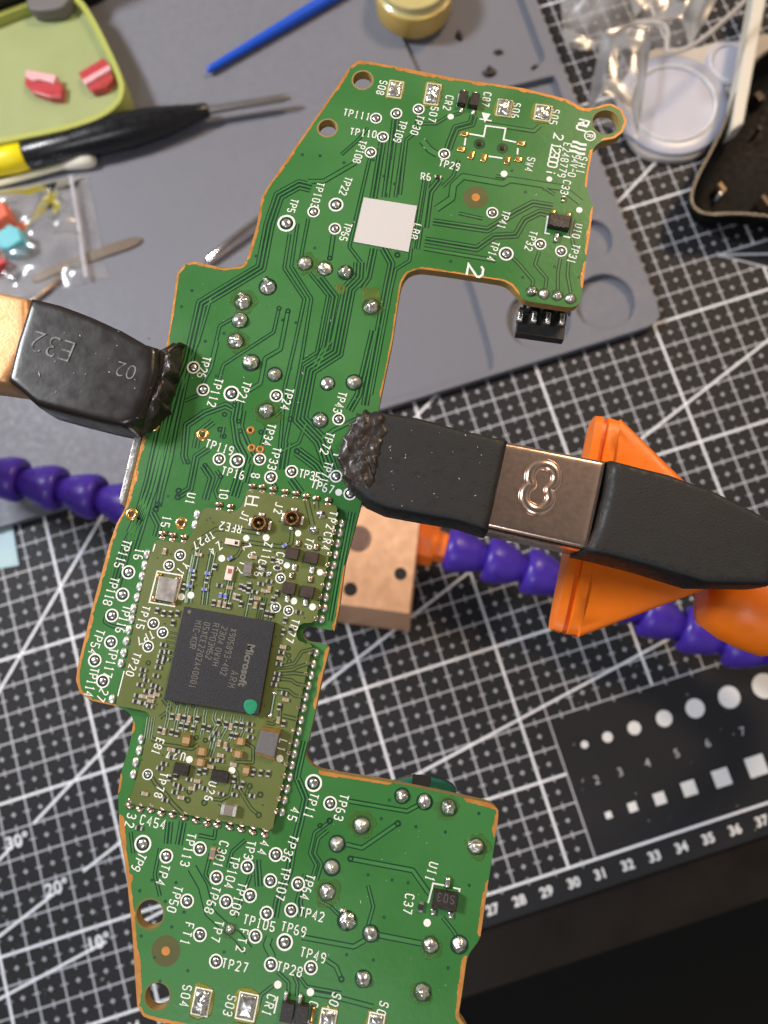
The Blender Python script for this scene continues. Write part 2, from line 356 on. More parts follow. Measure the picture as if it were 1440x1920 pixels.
# solid printed wedge with outline
m = MB(); w = [at(u, v, 0) for u, v in ((1344, 478), (1480, 512), (1480, 438))]
m.add([(p.x, p.y, zl*3.4) for p in w], [(0, 1, 2)]); m.build('printed_wedge', matm, cm)
m = MB(); m.ribbon([w[1], w[0], w[2]], 0.0008, zl*3.8); m.ribbon([w[0], at(1480, 476, 0)], 0.0008, zl*4.0); m.build('wedge_outline', ink_dim, cm)
# ------------------------------------------------------------------ grey silicone work tray
ZT = 4.2
tr = thing('silicone_tray', 'grey silicone work tray with round wells lying on the cutting mat', 'work tray', mw(26, 26, 0))
A = mw(40.25, 17.85); outl = chaikin([Vector((mw(5, 0).x, A.y)), Vector((A.x, A.y)), Vector((A.x+0.0006, mw(0, 46).y)), Vector((mw(5, 0).x, mw(0, 46).y))], 3, lim=0.004)
base = MB(); base.prism(outl, 0.0, 0.0011); base.build('tray_floor', silic, tr)
holes = []
for u, v, r in ((1134, 566, 57), (1108, 449, 41), (1010, 600, 60)):
    holes.append(circ(at(u, v, ZT), r*mpp(u, v, ZT), 40))
def rr(pts, lim=0.004): return chaikin(P2(pts, ZT), 3, lim=lim)
holes.append(rr([(420, 560), (868, 470), (930, 680), (915, 700), (400, 846)], 0.006))
holes.append(rr([(690, -75), (930, -140), (1024, 108), (1000, 135), (800, 175)], 0.0012))
holes.append(rr([(820, 196), (1041, 140), (1075, 240), (850, 310)], 0.0012))
me = fill_mesh('tray_rim_sheet', [outl]+holes, 0.0010, ZT*MM, [silic, silic], tr.location)
o = link('tray_surface', me, tr)
bv = o.modifiers.new('bevel', 'BEVEL'); bv.width = 0.0005; bv.segments = 2; bv.limit_method = 'ANGLE'
# dark crumbs in the tray
for i, (u, v, r) in enumerate(((862, 62, 9), (935, 92, 10), (919, 131, 15), (1006, 121, 12))):
    s = mpp(u, v, 3); p = at(u, v, 3); n = 9
    ol = [Vector((p.x, p.y))+Vector((math.cos(a), math.sin(a)*[1.6, 0.7, 1.0, 0.45][i]))*r*s*random.uniform(0.6, 1.1) for a in [2*math.pi*k/n for k in range(n)]]
    m = MB(); m.pillow(ol, 0.0010, 0.0014, nz=0.0004, nsc=900, step=0.0006, rings=4, bottom=0.0)
    tag(m.build('plastic_crumb', blackp, smooth=True), ['small upright black crumb beside the yellow flux jar', 'three cornered black crumb between two other crumbs in the tray', 'largest black crumb in the recess of the grey tray', 'thin slanted black crumb near the corner of the tray recess'][i], 'crumb', 'black crumbs in the tray')
# ================================================================== circuit board
bd = thing('circuit_board', 'green circuit board with soldered module held between two clips', 'circuit board', at(480, 1000, ZB-TB))
OUT = [(690, 115), (672, 113), (655, 126), (630, 165), (505, 345), (490, 370), (482, 420), (462, 488), (452, 499), (420, 503), (367, 490), (347, 494), (332, 513), (320, 600), (300, 720),
       (282, 800), (268, 818), (234, 955), (219, 980), (205, 1020), (170, 1150), (146, 1248), (142, 1275), (150, 1300), (172, 1314), (222, 1325), (243, 1336), (251, 1350), (244, 1395),
       (226, 1450), (221, 1487), (223, 1528), (224, 1560), (235, 1622), (247, 1735), (257, 1885), (268, 1906), (290, 1914), (560, 1968), (850, 2020), (878, 2005), (885, 1950), (874, 1925), (859, 1905),
       (865, 1872), (876, 1792), (895, 1768), (901, 1756), (912, 1678), (923, 1608), (934, 1539), (935, 1518), (920, 1506), (866, 1494), (727, 1465), (643, 1452), (598, 1444),
       (583, 1434), (573, 1420), (575, 1402), (592, 1330), (606, 1262), (620, 1212), (600, 1206), (577, 1203), (566, 1192), (568, 1179), (580, 1174), (610, 1180), (627, 1183),
       (636, 1141), (647, 1057), (678, 942), (705, 790), (714, 745), (736, 640), (746, 570), (753, 530), (764, 512), (785, 504), (840, 511), (944, 527), (958, 535), (973, 553), (985, 564),
       (1050, 574), (1074, 577), (1086, 570), (1091, 552), (1101, 473), (1111, 401), (1112, 384), (1099, 354), (1104, 320), (1112, 278), (1127, 264), (1152, 260), (1168, 248), (1176, 227),
       (1166, 205), (1147, 194), (1130, 196), (1112, 203), (1092, 202), (1076, 193), (1060, 185), (980, 165), (850, 146), (740, 124)]
ob = chaikin(P2(OUT, ZB), 2, lim=0.0005)
HOLES = [(680, 150, 18), (614, 240, 17), (1136, 229, 25), (281, 1714, 25), (295, 1868, 23)]
hl = [circ(at(u, v, ZB), r*mpp(u, v, ZB), 32) for u, v, r in HOLES]
hl += [circ(at(u, v, ZB), 5.5*mpp(u, v, ZB), 16) for u, v in ((899, 270), (942, 278))]
me = fill_mesh('board_sheet', [ob]+hl, (ZB-TB)*MM, ZB*MM, [mask, fr4], bd.location)
link('board_sheet', me, bd)
zs = lambda k: (ZB+k)*MM
# mask relief round holes
for (u, v, r), c in zip(HOLES, hl):
    m = MB(); m.annulus(at(u, v, ZB), r*1.0*mpp(u, v, ZB), r*1.16*mpp(u, v, ZB), zs(0.006), n=32); m.build('hole_rim', fr4 if r < 20 else olive, bd)
# bare copper rim along the edge, in ragged lengths
def edge(pts, w0=5, w1=9, jag=True):
    c = resample(P2(pts, ZB), 0.00055, False); c = chaikin(c, 1, False, lim=0.0002); s = mpp(*pts[0], ZB); w = []; cur = random.uniform(w0, w1)
    for i in range(len(c)):
        if random.random() < 0.18: cur = random.uniform(w0, w1)
        t = min(1, min(i, len(c)-1-i)/2.0); w.append(0.78*cur*s*(0.35+0.65*t)*(1 if not jag else random.uniform(0.9, 1.1)))
    n1 = offset(c, 1.0); mb = MB(); q = []
    for i in range(len(c)): d = (n1[i]-c[i]).normalized(); q.append((*(c[i]+d*0.00002), zs(0.012))); 
    for i in range(len(c)): d = (n1[i]-c[i]).normalized(); q.append((*(c[i]+d*w[i]), zs(0.012)))
    n = len(c); mb.add(q, [(i, i+1, n+i+1, n+i) for i in range(n-1)]); mb.build('bare_copper_edge', copper_edge, bd)
# (points run so that the board lies to the left of travel in world terms)
def ed(i0, i1, a=5, b=9):
    n = len(OUT); idx = []; i = i0
    while True:
        idx.append(OUT[i % n])
        if i % n == i1 % n: break
        i += 1
    edge(idx, a, b)
IX = {p: i for i, p in enumerate(OUT)}
def span(p, q, a=5, b=9): ed(IX[p], IX[q], a, b)
span((1112, 203), (1060, 185), 6, 10); span((1060, 185), (740, 124), 6, 11); span((740, 124), (655, 126), 6, 10); span((655, 126), (462, 488), 4, 8); span((462, 488), (347, 494), 5, 10)
span((347, 494), (300, 720), 4, 7); span((268, 818), (234, 955), 6, 12); span((234, 955), (170, 1150), 5, 9); span((170, 1150), (172, 1314), 6, 10); span((172, 1314), (222, 1325), 3, 5)
edge([(250, 1352), (246, 1376)], 6, 9); span((226, 1450), (221, 1487), 5, 8); span((223, 1528), (257, 1885), 8, 15); span((257, 1885), (560, 1968), 6, 9)
span((874, 1925), (876, 1792), 7, 13); edge([(901, 1756), (912, 1678), (916, 1650)], 5, 10); edge([(928, 1570), (934, 1539), (935, 1518), (920, 1506), (870, 1495)], 6, 12)
edge([(735, 1467), (643, 1452), (598, 1444)], 6, 13); edge([(592, 1330), (606, 1262), (618, 1214)], 5, 9); edge([(627, 1183), (636, 1141), (647, 1060)], 4, 8)
span((714, 745), (785, 504), 3, 5); span((785, 504), (973, 553), 3, 6)
edge([(1093, 540), (1099, 490)], 6, 9); edge([(1100, 478), (1106, 440), (1111, 401), (1112, 388)], 4, 9); edge([(1100, 352), (1104, 320), (1112, 280)], 5, 8)
span((1127, 264), (1112, 203), 5, 7)
# traces: dark clearance with the track raised between
def trace(pts, n=1, pitch=7.0, w=3.0, g=2.3, z=ZB, ma=gap, mt=mask_t, par=None, name='trace', kk=[0]):
    c = P2(pts, z); s = mpp(*pts[0], z)
    for i in range(n):
        q = offset(c, (i-(n-1)/2)*pitch*s) if n > 1 else c
        q = chaikin(q, 1, False, lim=1.2*s); kk[0] += 1; dz = 0.0000006*(kk[0] % 8)
        mb = MB(); mb.ribbon(q, (w+2*g)*s, (z+0.006)*MM+dz, None, 0)
        mb.ribbon(q, w*s, (z+0.022)*MM+dz, (z+0.004)*MM, 1); mb.build(name, [ma, mt], par or bd)
def T(*a, **k): trace([(a[i], a[i+1]) for i in range(0, len(a), 2)], **k)
T(584, 352, 561, 346, 523, 367, 505, 420, 489, 502, 378, 569, 353, 680, 333, 730, 283, 920, 262, 968, 247, 1000, n=3, pitch=7)
T(667, 305, 607, 340, 577, 340, w=6)
T(693, 297, 655, 463, 677, 492, n=1); T(676, 492, 674, 521, 654, 541, 631, 661, 581, 693, 563, 786, 601, 826, 622, 884, n=4, pitch=6.5)
T(717, 267, 700, 372, n=2, pitch=7); T(701, 466, 690, 520, 676, 540, n=2, pitch=7)
T(742, 224, 723, 370, n=2, pitch=8); T(718, 465, 734, 494, 724, 544, 684, 760, n=2, pitch=7); T(773, 451, 768, 489, 742, 505, 733, 544, 696, 740, n=1)
T(785, 215, 777, 250, 762, 262, 750, 365); T(756, 268, 741, 370)
T(800, 337, 779, 467, n=2, pitch=9); T(824, 337, 806, 360, 797, 427, n=2, pitch=7)
T(818, 392, 847, 372, 850, 348, 868, 331, 943, 344, 957, 337, 1054, 352, 1089, 380, w=10)
T(812, 416, 914, 431, 940, 415, 967, 398, 999, 381, 1037, 387, n=2, pitch=7); T(797, 450, 894, 466, 926, 443, 967, 441, 984, 412, 1012, 398, 1030, 402, n=2, pitch=7); T(795, 466, 908, 485, 930, 489, w=5)
T(1011, 472, 1003, 496, 1025, 522, 1022, 543); T(962, 484, 975, 497, 1000, 527, 997, 540); T(1051, 484, 1046, 512, 1046, 545); T(1067, 480, 1064, 515, 1070, 548)
T(888, 218, 884, 232, 855, 240, 846, 262, 840, 280, n=2, pitch=8); T(790, 232, 818, 232, 838, 219, 865, 212); T(821, 290, 806, 281, 792, 264, w=10); T(1013, 235, 1001, 246, 911, 232, n=1, w=5)
T(543, 439, 533, 503, 571, 561, 552, 649, 534, 725, 527, 815, 521, 880, n=1); T(558, 419, 546, 500, 584, 560, 564, 681, 549, 760, 535, 830)
T(578, 410, 564, 484); T(581, 512, 615, 554, 594, 661, 567, 678); T(523, 579, 513, 623, 419, 684, 409, 718); T(540, 583, 526, 655, 497, 672, 488, 719, 466, 733, w=5)
T(437, 597, 412, 611, 397, 675); T(625, 441, 618, 488, w=5); T(371, 741, 346, 752)
T(318, 735, 306, 800, 284, 900, 270, 950, 258, 990, 245, 1030, n=4, pitch=6.5); T(352, 690, 322, 830, 304, 912, 296, 950, n=2, pitch=6.5)
T(438, 768, 423, 760, 385, 774, 350, 797, 345, 856, 350, 868, n=2, pitch=6.5); T(447, 754, 441, 786, 447, 829, 461, 856, 447, 902, 438, 931, n=3, pitch=6.5)
T(391, 841, 368, 856, 356, 917, 333, 931, n=2, pitch=6.5); T(381, 872, 397, 896, 385, 937, n=2, pitch=7); T(406, 882, 414, 894, 403, 920, 409, 936)
T(557, 846, 592, 872, 612, 902, n=3, pitch=6.5); T(604, 821, 627, 806, 672, 784, w=5); T(514, 782, 534, 764, 540, 742); T(500, 800, 485, 850)
T(545, 898, 565, 925, n=2, pitch=8); T(512, 905, 520, 918); T(575, 792, 560, 830, 520, 850)
T(654, 1502, 763, 1521, 784, 1510, w=5); T(649, 1583, 679, 1590, 746, 1544, w=5); T(657, 1610, 774, 1632, 806, 1677, w=6)
T(618, 1541, 590, 1561, 581, 1600, 593, 1622, 586, 1645); T(615, 1557, 597, 1572, 590, 1600, 603, 1620, 594, 1650)
T(709, 1753, 790, 1769, w=7); T(684, 1763, 663, 1775, 566, 1757, w=6)
T(360, 1627, 380, 1662, 392, 1710, 422, 1738, 446, 1756, 466, 1782, w=14); T(460, 1575, 435, 1597, 427, 1627); T(482, 1612, 485, 1662, n=2, pitch=7)
T(552, 1572, 542, 1635, 520, 1690, 515, 1720, n=2, pitch=7); T(505, 1757, 500, 1772, 510, 1792, 508, 1800, n=1, w=10)
T(520, 1822, 541, 1842, 541, 1868); T(550, 1826, 558, 1845, 556, 1868); T(512, 1848, 490, 1865, 484, 1886); T(585, 1862, 640, 1872, 700, 1888, w=6)
T(558, 1460, 573, 1497, 563, 1541, 555, 1572, n=2, pitch=7); T(318, 1541, 314, 1582, n=2, pitch=7); T(343, 1541, 335, 1584, n=2, pitch=7)
T(262, 975, 240, 1018, 226, 1066, 216, 1100, n=3, pitch=6.5, mt=mask); T(200, 1150, 196, 1166, 210, 1174, 235, 1178); T(372, 1566, 402, 1572, 404, 1555)
T(285, 960, 298, 985, 292, 1006, n=2, pitch=6.5); T(612, 1800, 630, 1812, 640, 1836, w=5)
T(572, 1390, 560, 1440, 556, 1462, n=2, pitch=6); T(660, 960, 640, 1060, 622, 1165, n=2, pitch=6)
T(395, 560, 372, 640, 350, 690); T(408, 640, 396, 690, 380, 720); T(600, 520, 628, 556, 610, 650, 590, 690, n=2, pitch=7); T(640, 560, 622, 640, 600, 664); T(700, 620, 672, 740, 655, 770, n=2, pitch=7)
T(455, 770, 450, 800, 462, 830, 475, 856, n=2, pitch=6.5); T(400, 790, 372, 812, 366, 840, n=2, pitch=6.5); T(420, 800, 415, 822); T(330, 790, 318, 860, 300, 930, n=2, pitch=6.5); T(470, 870, 460, 905, n=2, pitch=6.5); T(540, 830, 532, 880, n=2, pitch=7)
T(690, 240, 672, 262, 640, 290); T(735, 300, 726, 362); T(860, 300, 850, 330, 830, 350); T(930, 330, 1010, 345, 1040, 365); T(1075, 410, 1070, 440, 1078, 470); T(860, 400, 905, 410)
T(575, 1640, 560, 1690, 565, 1720, n=2, pitch=7); T(470, 1640, 452, 1690, 440, 1720); T(395, 1600, 385, 1640, 398, 1660); T(560, 1830, 575, 1850, 640, 1862); T(690, 1660, 700, 1700, 690, 1735); T(830, 1720, 850, 1745, 858, 1760)
T(300, 1590, 290, 1640, 300, 1680); T(245, 1560, 250, 1600); T(600, 1690, 620, 1700, 640, 1720)
# stitching vias tented with mask
m = MB(); lcl = []
for q in '536,478 415,505 360,545 340,575 700,300 567,290 600,292 645,305 760,470 712,610 640,600 625,660 605,595 640,540 530,600 555,605 500,520 590,465 480,480 690,650 605,690 545,690 340,850 300,880 315,930 420,625 405,705 385,640 380,770 560,800 730,1500 715,1535 780,1550 835,1560 898,1525 690,1640 735,1650 765,1655 720,1720 700,1800 840,1815 880,1660 650,1790 300,1640 285,1650 262,1670 310,1690 322,1738 265,1755 345,1710 340,1580 330,1655 270,1570 290,1795 352,1820 420,1785 300,1840 945,480 980,520 1040,500 1085,520 1000,340 985,360 1020,355 960,320 830,470 870,480 845,490 720,330 740,345'.split():
    u, v = map(float, q.split(',')); c = at(u, v, ZB); m.disc(c, 3.2*mpp(u, v, ZB), zs(0.009), n=10)
m.build('stitching_vias', viam, bd, kind='stuff')
for u, v, r in ((384, 873, 5), (414, 893, 5), (333, 932, 6), (335, 920, 6), (557, 846, 6), (545, 786, 6), (447, 790, 5), (451, 808, 5), (489, 810, 5), (421, 777, 5), (440, 760, 5), (412, 805, 5), (420, 818, 5), (352, 866, 5), (746, 1544, 6), (657, 1610, 6), (618, 1539, 6), (600, 1548, 5), (640, 1836, 6), (540, 583, 5), (523, 578, 5), (296, 946, 6), (292, 955, 6), (745, 478, 6), (316, 1001, 5), (618, 484, 5)):
    c = at(u, v, ZB); s = mpp(u, v, ZB); m = MB(); m.annulus(c, r*0.45*s, r*s, zs(0.028), n=16); m.build('via', gap, bd)
# fiducials and bare holes
for u, v, ri, ro in ((892, 370, 8, 23), (311, 1783, 8, 27)):
    c = at(u, v, ZB); s = mpp(u, v, ZB); m = MB(); m.disc(c, ro*s, zs(0.008), n=32); m.build('fiducial_clearance', mat('bare_laminate', (0.085, 0.085, 0.022) if ro < 25 else (0.16, 0.10, 0.03), 0.5, vary=0.25, nscale=400), bd)
    m = MB(); m.disc(c, ri*s, zs(0.020), n=20); m.build('fiducial', copper_edge, bd)
for u, v, r, k in ((288, 797, 12, 1), (380, 815, 12, 1), (247, 964, 12, 1), (340, 981, 12, 1), (470, 807, 8, 0), (472, 840, 8, 0), (488, 843, 8, 0)):
    c = at(u, v, ZB); s = mpp(u, v, ZB); m = MB(); m.lathe([(0.00001, r*s), (0.00006, r*0.94*s), (0.00014, r*0.75*s), (0.00013, r*0.52*s), (0.00003, r*0.42*s)], c, Vector((0, 0, 1)), n=24, caps=False); m.build('plated_ring', gold if k else copper_edge, bd, smooth=True)
    m = MB(); m.disc(c, r*0.44*s, zs(0.016), n=14); m.build('ring_hole', mat('ring_bore', (0.10, 0.045, 0.015), 0.4, 0.5) if k else dark, bd)
for u, v in ((899, 270), (942, 278)):
    c = at(u, v, ZB); s = mpp(u, v, ZB); m = MB(); m.annulus(c, 5.6*s, 11*s, zs(0.008), n=20); m.build('locating_hole_rim', viam, bd)
# shared small meshes
def dome_mesh(name, mt, amp, seed, n=18, rings=7, h=0.85, peak=0.0):
    b = MB(); q = []; fs = []; sv = Vector((seed*7.1, seed*3.3, 0))
    for k in range(rings):
        t = k/rings; a = t*math.pi/2; r = math.cos(a); z = math.sin(a)*h; r = r*(1-peak*math.sin(2*a)); z *= 1+peak*(1-r)
        for i in range(n):
            f = 2*math.pi*i/n; v = Vector((r*math.cos(f), r*math.sin(f), z)); d = 1+amp*noise.noise(v*1.9+sv)*(1 if k else 0.5); q.append((v.x*d, v.y*d, v.z*d if k else -0.08))
    q.append((amp*noise.noise(sv)*0.3, 0, (1+peak)*h*(1+amp*0.6*noise.noise(sv+Vector((1, 0, 0))))))
    for k in range(rings-1):
        for i in range(n): j = (i+1) % n; fs.append((k*n+i, k*n+j, (k+1)*n+j, (k+1)*n+i))
    for i in range(n): fs.append(((rings-1)*n+i, (rings-1)*n+(i+1) % n, rings*n))
    b.add(q, fs); return b.mesh(name, mt, smooth=True)
solder_d = mat('dull_solder', (0.74, 0.70, 0.66), 0.42, 1.0, vary=0.2, nscale=1500, bump=0.25, bscale=1500)
domes = [dome_mesh('solder_dome', solder if i % 2 == 0 else solder_d, a, i, peak=(0.0, 0.16, 0.22, 0.1, 0.2, 0.24, 0.05)[i]) for i, a in enumerate((0.10, 0.16, 0.25, 0.34, 0.5, 0.12, 0.2))]
bumps = [dome_mesh('test_pad_bump', solder, 0.12, 20+i, 14, 5, 0.45) for i in range(3)]
padm = [dome_mesh('edge_pad', solder_w, 0.2, 40+i, 12, 4, 0.7) for i in range(3)]
padc = [dome_mesh('edge_pad_copper', mat('coppery_solder', (0.80, 0.60, 0.46), 0.28, 1.0, vary=0.25, nscale=2500, bump=0.3), 0.25, 50+i, 12, 4, 0.7) for i in range(3)]
b = MB(); b.annulus(Vector((0, 0, 0)), 0.77, 1.0, 0.0, n=32); ring_me = b.mesh('test_ring', silk)
b = MB(); b.disc(Vector((0, 0, 0)), 1.0, 0.0, n=24); disc_me = b.mesh('test_pad_clearance', gap); b = MB(); b.disc(Vector((0, 0, 0)), 1.0, 0.0, n=24); dot_me = b.mesh('silk_dot', silk)
def testpoint(u, v, r, z=ZB, par=None):
    par = par or bd; c = at(u, v, z); s = mpp(u, v, z)*r
    place('test_point_clearance', disc_me, par, c+Vector((0, 0, 0.000026)), s*0.80); place('test_point_ring', ring_me, par, c+Vector((0, 0, 0.000046)), s)
    place('test_point_pad', random.choice(bumps), par, c+Vector((0, 0, 0.00002)), s*0.56, rz=random.uniform(0, 6.28))
def dot(u, v, r, z=ZB, par=None): place('printed_dot', dot_me, par or bd, at(u, v, z)+Vector((0, 0, 0.00003)), mpp(u, v, z)*r)
for q in '705,222,11.3 743,213,11.3 785,205,11.3 718,257,11.3 695,286,11.3 588,397,11.7 630,384,14 537,419,17 628,429,11.7 833,289,11.5 923,399,11.5 1013,458,11.5 1052,471,11.5 949,476,14 363,689,12.2 381,731,12.2 434,738,15 518,742,12.5 635,786,12 487,861,12.2 508,895,12.7 411,861,12.2 445,864,14.5 547,884,12.2 630,893,12 656,926,12.3 241,1073,13 230,1115,13 210,1154,12.7 208,1204,12.7 178,1238,12.7 193,1277,12.7 268,1582,16 312,1605,13 375,1591,13 464,1625,13 517,1602,13 406,1645,13 424,1690,13 469,1679,13 507,1651,13 559,1657,13 351,1689,13 546,1706,13 500,1712,13 534,1766,15.5 375,1752,13 479,1755,13 405,1802,13 508,1808,13 583,1814,13 588,1468,16 619,1506,13'.split():
    testpoint(*map(float, q.split(',')))
for q in '845,219,6 945,326,6.5 1086,394,6 635,923,6.5 521,1846,7 582,1860,7 801,1730,7 1030,336,5.5'.split(): dot(*map(float, q.split(',')))
LBL = '''TP111 648 211 690 219;TP109 756 230 745 263;TP30 788 220 777 249;TP110 660 247 702 252;TP108 680 267 669 302;TP103 601 346 590 386;TP22 653 336 643 362;TP5 552 377 546 395;TP65 653 422 644 448
SO8 719 155 713 174;SO7 815 204 810 225;CR2 843 183 838 203;C87 914 177 910 196;SO6 969 197 965 218;SO5 1042 209 1037 230;SW4 996 299 991 318;TP29 827 306 858 313;R6 793 331 804 332;TP41 949 399 940 425;TP32 1000 437 991 466
TP31 1080 462 1071 490;TP14 929 457 920 485;U10 1085 424 1080 443;C33 1063 342 1058 361;E248779 1064 272 1053 329;94V-0 1080 294 1072 328;SH1 1094 298 1088 322;LB8 783 424 776 444
TP26 387 673 378 704;TP112 410 714 397 758;TP21 463 720 451 752;TP24 543 732 534 764;TP43 642 739 633 770;TP34 509 799 500 831;TP33 519 843 510 876;TP119 390 832 433 845;TP16 420 883 454 891;TP35 565 888 596 894
TP71 616 870 607 900;TP72 619 815 608 847;TP67 588 908 621 918;8 479 892 479 893;10 421 920 419 931;U1 359 929 356 941;15 313 972 310 984;16 262 1033 259 1045
TP115 238 1017 223 1060;TP118 215 1087 202 1130;TP116 238 1140 225 1182;TP54 188 1185 174 1222;TP117 213 1220 202 1265;TP114 177 1257 166 1301;27 195 1297 189 1309
TP9 266 1605 255 1627;TP4 310 1626 301 1654;TP113 359 1567 347 1619;C301 420 1582 409 1621;TP3 471 1581 466 1606;44 496 1581 491 1597;TP36 551 1571 536 1611;TP104 441 1610 429 1660;TP68 405 1667 392 1707
TP106 454 1660 440 1712;TP107 536 1631 525 1682;TP64 582 1644 571 1681;TP50 334 1666 322 1705;TP42 566 1710 603 1719;TP105 461 1724 511 1737;TP69 532 1737 569 1747;FT1 355 1735 347 1766;TP7 411 1731 404 1760;FT2 457 1747 451 1779
TP27 421 1806 460 1814;TP28 524 1812 562 1822;TP49 568 1785 606 1796;TP11 589 1492 578 1529;TP63 645 1494 635 1533;U11 813 1622 806 1647;C37 768 1681 764 1708;SO4 351 1852 345 1882;SO3 435 1871 427 1899;CR1 509 1870 500 1899
SO2 631 1867 621 1894;SO1 720 1883 710 1914;C3 588 1883 579 1914;32 247 1530 243 1546;C454 268 1537 306 1546;45 553 1519 548 1534'''
def label(l, z, par, h=None):
    a = l.rsplit(' ', 4); u0, v0, u1, v1 = map(float, a[1:])
    if len(a[0]) == 1: u1, v1 = u0-1.8, v0+9.8
    hp = h or (13.5 if v0 < 520 else 15 if v0 < 1000 else 16)
    stroke_text(a[0], (u0, v0), (u1, v1), hp, z, 2.15 if v0 > 600 else 2.0).build('printed_designator', silk, par)
for l in LBL.replace('\n', ';').split(';'): label(l, ZB, bd)
stroke_text('2', (891, 508), (889, 519), 29, ZB, 4.2, 0.75).build('printed_digit', silk, bd)
stroke_text('2 12300 i', (1047, 257), (1032, 326), 17, ZB, 2.8, 0.62).build('printed_date_code', silk, bd)
# recognised-component mark, ringed letter and maker's bars
m = MB(); c = at(1106, 255, ZB); s = mpp(1106, 255, ZB); m.annulus(c, 8.6*s, 11*s, zs(0.034), n=28); m.build('printed_ring_mark', silk, bd)
stroke_text('R', (1106, 255), (1105, 262), 11, ZB, 2.0).build('printed_ring_letter', silk, bd)
stroke_text('RU', (1094, 230), (1091, 240), 19, ZB, 3.6, 0.52).build('printed_safety_mark', silk, bd)
m = MB()
for k in range(3):
    o1 = Vector((1073+k*1.0-2.5*k, 266+k*8.6)); m.ribbon(P2([(o1.x, o1.y), (o1.x+8, o1.y+1.0), (o1.x+16, o1.y+5), (o1.x+27, o1.y+6)], ZB), 5.2*s, zs(0.034)+k*4e-7)
m.build('printed_bars_mark', silk, bd)
def silkline(pts, w=3.0, z=ZB, par=None, closed=False, mt=silk):
    m = MB(); m.ribbon(P2(pts, z), w*mpp(*pts[0], z), (z+0.034)*MM, None, 0, closed); m.build('printed_outline', mt, par or bd)
silkline([(879, 251), (907, 256), (911, 236), (948, 241), (944, 262), (968, 267)]); silkline([(873, 259), (871, 273)]); silkline([(971, 278), (970, 290)]); silkline([(916, 293), (942, 297)])
silkline([(1027, 405), (1022, 437), (1031, 439)]); silkline([(1056, 443), (1069, 446)]); silkline([(833, 1660), (812, 1656), (803, 1693)], 3); silkline([(849, 1664), (862, 1667), (861, 1672)], 3)
silkline([(861, 176), (857, 200)], 2.4); silkline([(521, 1868), (514, 1900)], 3); silkline([(625, 852), (648, 857)], 3); silkline([(899, 223), (922, 227)], 2.5)
m = MB(); t = P2([(903, 211), (920, 214), (909, 230)], ZB); m.add([(p.x, p.y, zs(0.036)) for p in t], [(0, 1, 2)]); m.build('printed_triangle', silk, bd)
# solder joints
fluxr = []
for k in range(3):
    m = MB(); ol = [Vector((math.cos(a), math.sin(a)))*random.uniform(0.75, 1.2) for a in [2*math.pi*i/16 for i in range(16)]]
    m.pillow(chaikin(ol, 1), 0.0, 0.04, step=0.2, rings=5); fluxr.append(m.mesh('joint_flux', mat('joint_flux_film', (0.14, 0.24, 0.05), 0.15, vary=0.4, nscale=1500, bump=0.7, bscale=1200, alpha=0.16), smooth=True))
def blob(u, v, r, k, h=1.0, z=ZB, par=None, name='solder_joint', mset=None):
    s = mpp(u, v, z)*r; ms = mset or domes
    place('solder_land', disc_me, par or bd, at(u, v, z)+Vector((0, 0, 0.000034)), s*1.16) if mset is None else None
    if mset is None and random.random() < 0.5 and v > 480: place('joint_flux', random.choice(fluxr), par or bd, at(u+random.uniform(-4, 4), v+random.uniform(-4, 4), z)+Vector((0, 0, 0.00003)), s*random.uniform(1.4, 1.9), rz=random.uniform(0, 6))
    return place(name, ms[k % len(ms)], par or bd, at(u, v, z)+Vector((0, 0, 0.00001)), s, s*random.uniform(0.92, 1.05), s*h, random.uniform(0, 6.28))
for q in '572,494,13,1 609,504,13,3 648,511,13,4 502,538,15,2 456,566,15,2 450,601,14,0 442,639,14,4 696,575,15,2 471,680,15,3 515,702,13,0 614,719,12.5,0 664,717,14,1 499,770,14,2 600,788,14,2 754,1492,13,2 796,1503,13.5,1 841,1514,14.5,2 678,1547,15,1 632,1582,14,0 622,1626,14,0 613,1672,14.5,2 650,1726,16,4 695,1750,14,0 807,1772,14,1 861,1771,15,2 893,1587,14,3 681,1835,14,1 792,1860,15,2 431,1742,9,2 997,546,9.5,4 1020,551,9.5,1 1045,554,9.5,2 1069,560,9.5,1'.split():
    u, v, r, k = map(float, q.split(',')); blob(u, v, r, int(k)+(5 if k < 2 and random.random() < 0.4 else 0), random.uniform(0.62, 1.0))
for u, v, du, dv, r in ((499, 526, 4, -8, 4), (452, 553, -2, -9, 4), (660, 1718, 14, -8, 5), (643, 1706, 0, -8, 4), (880, 1583, -9, -2, 4), (462, 675, -8, -2, 5), (606, 500, -9, 2, 5)):   # solder whiskers
    s = mpp(u, v, ZB); place('solder_peak', domes[4], bd, at(u, v, ZB), r*s, r*s*1.8, r*s*1.6, math.atan2(-dv, du)-0.3)
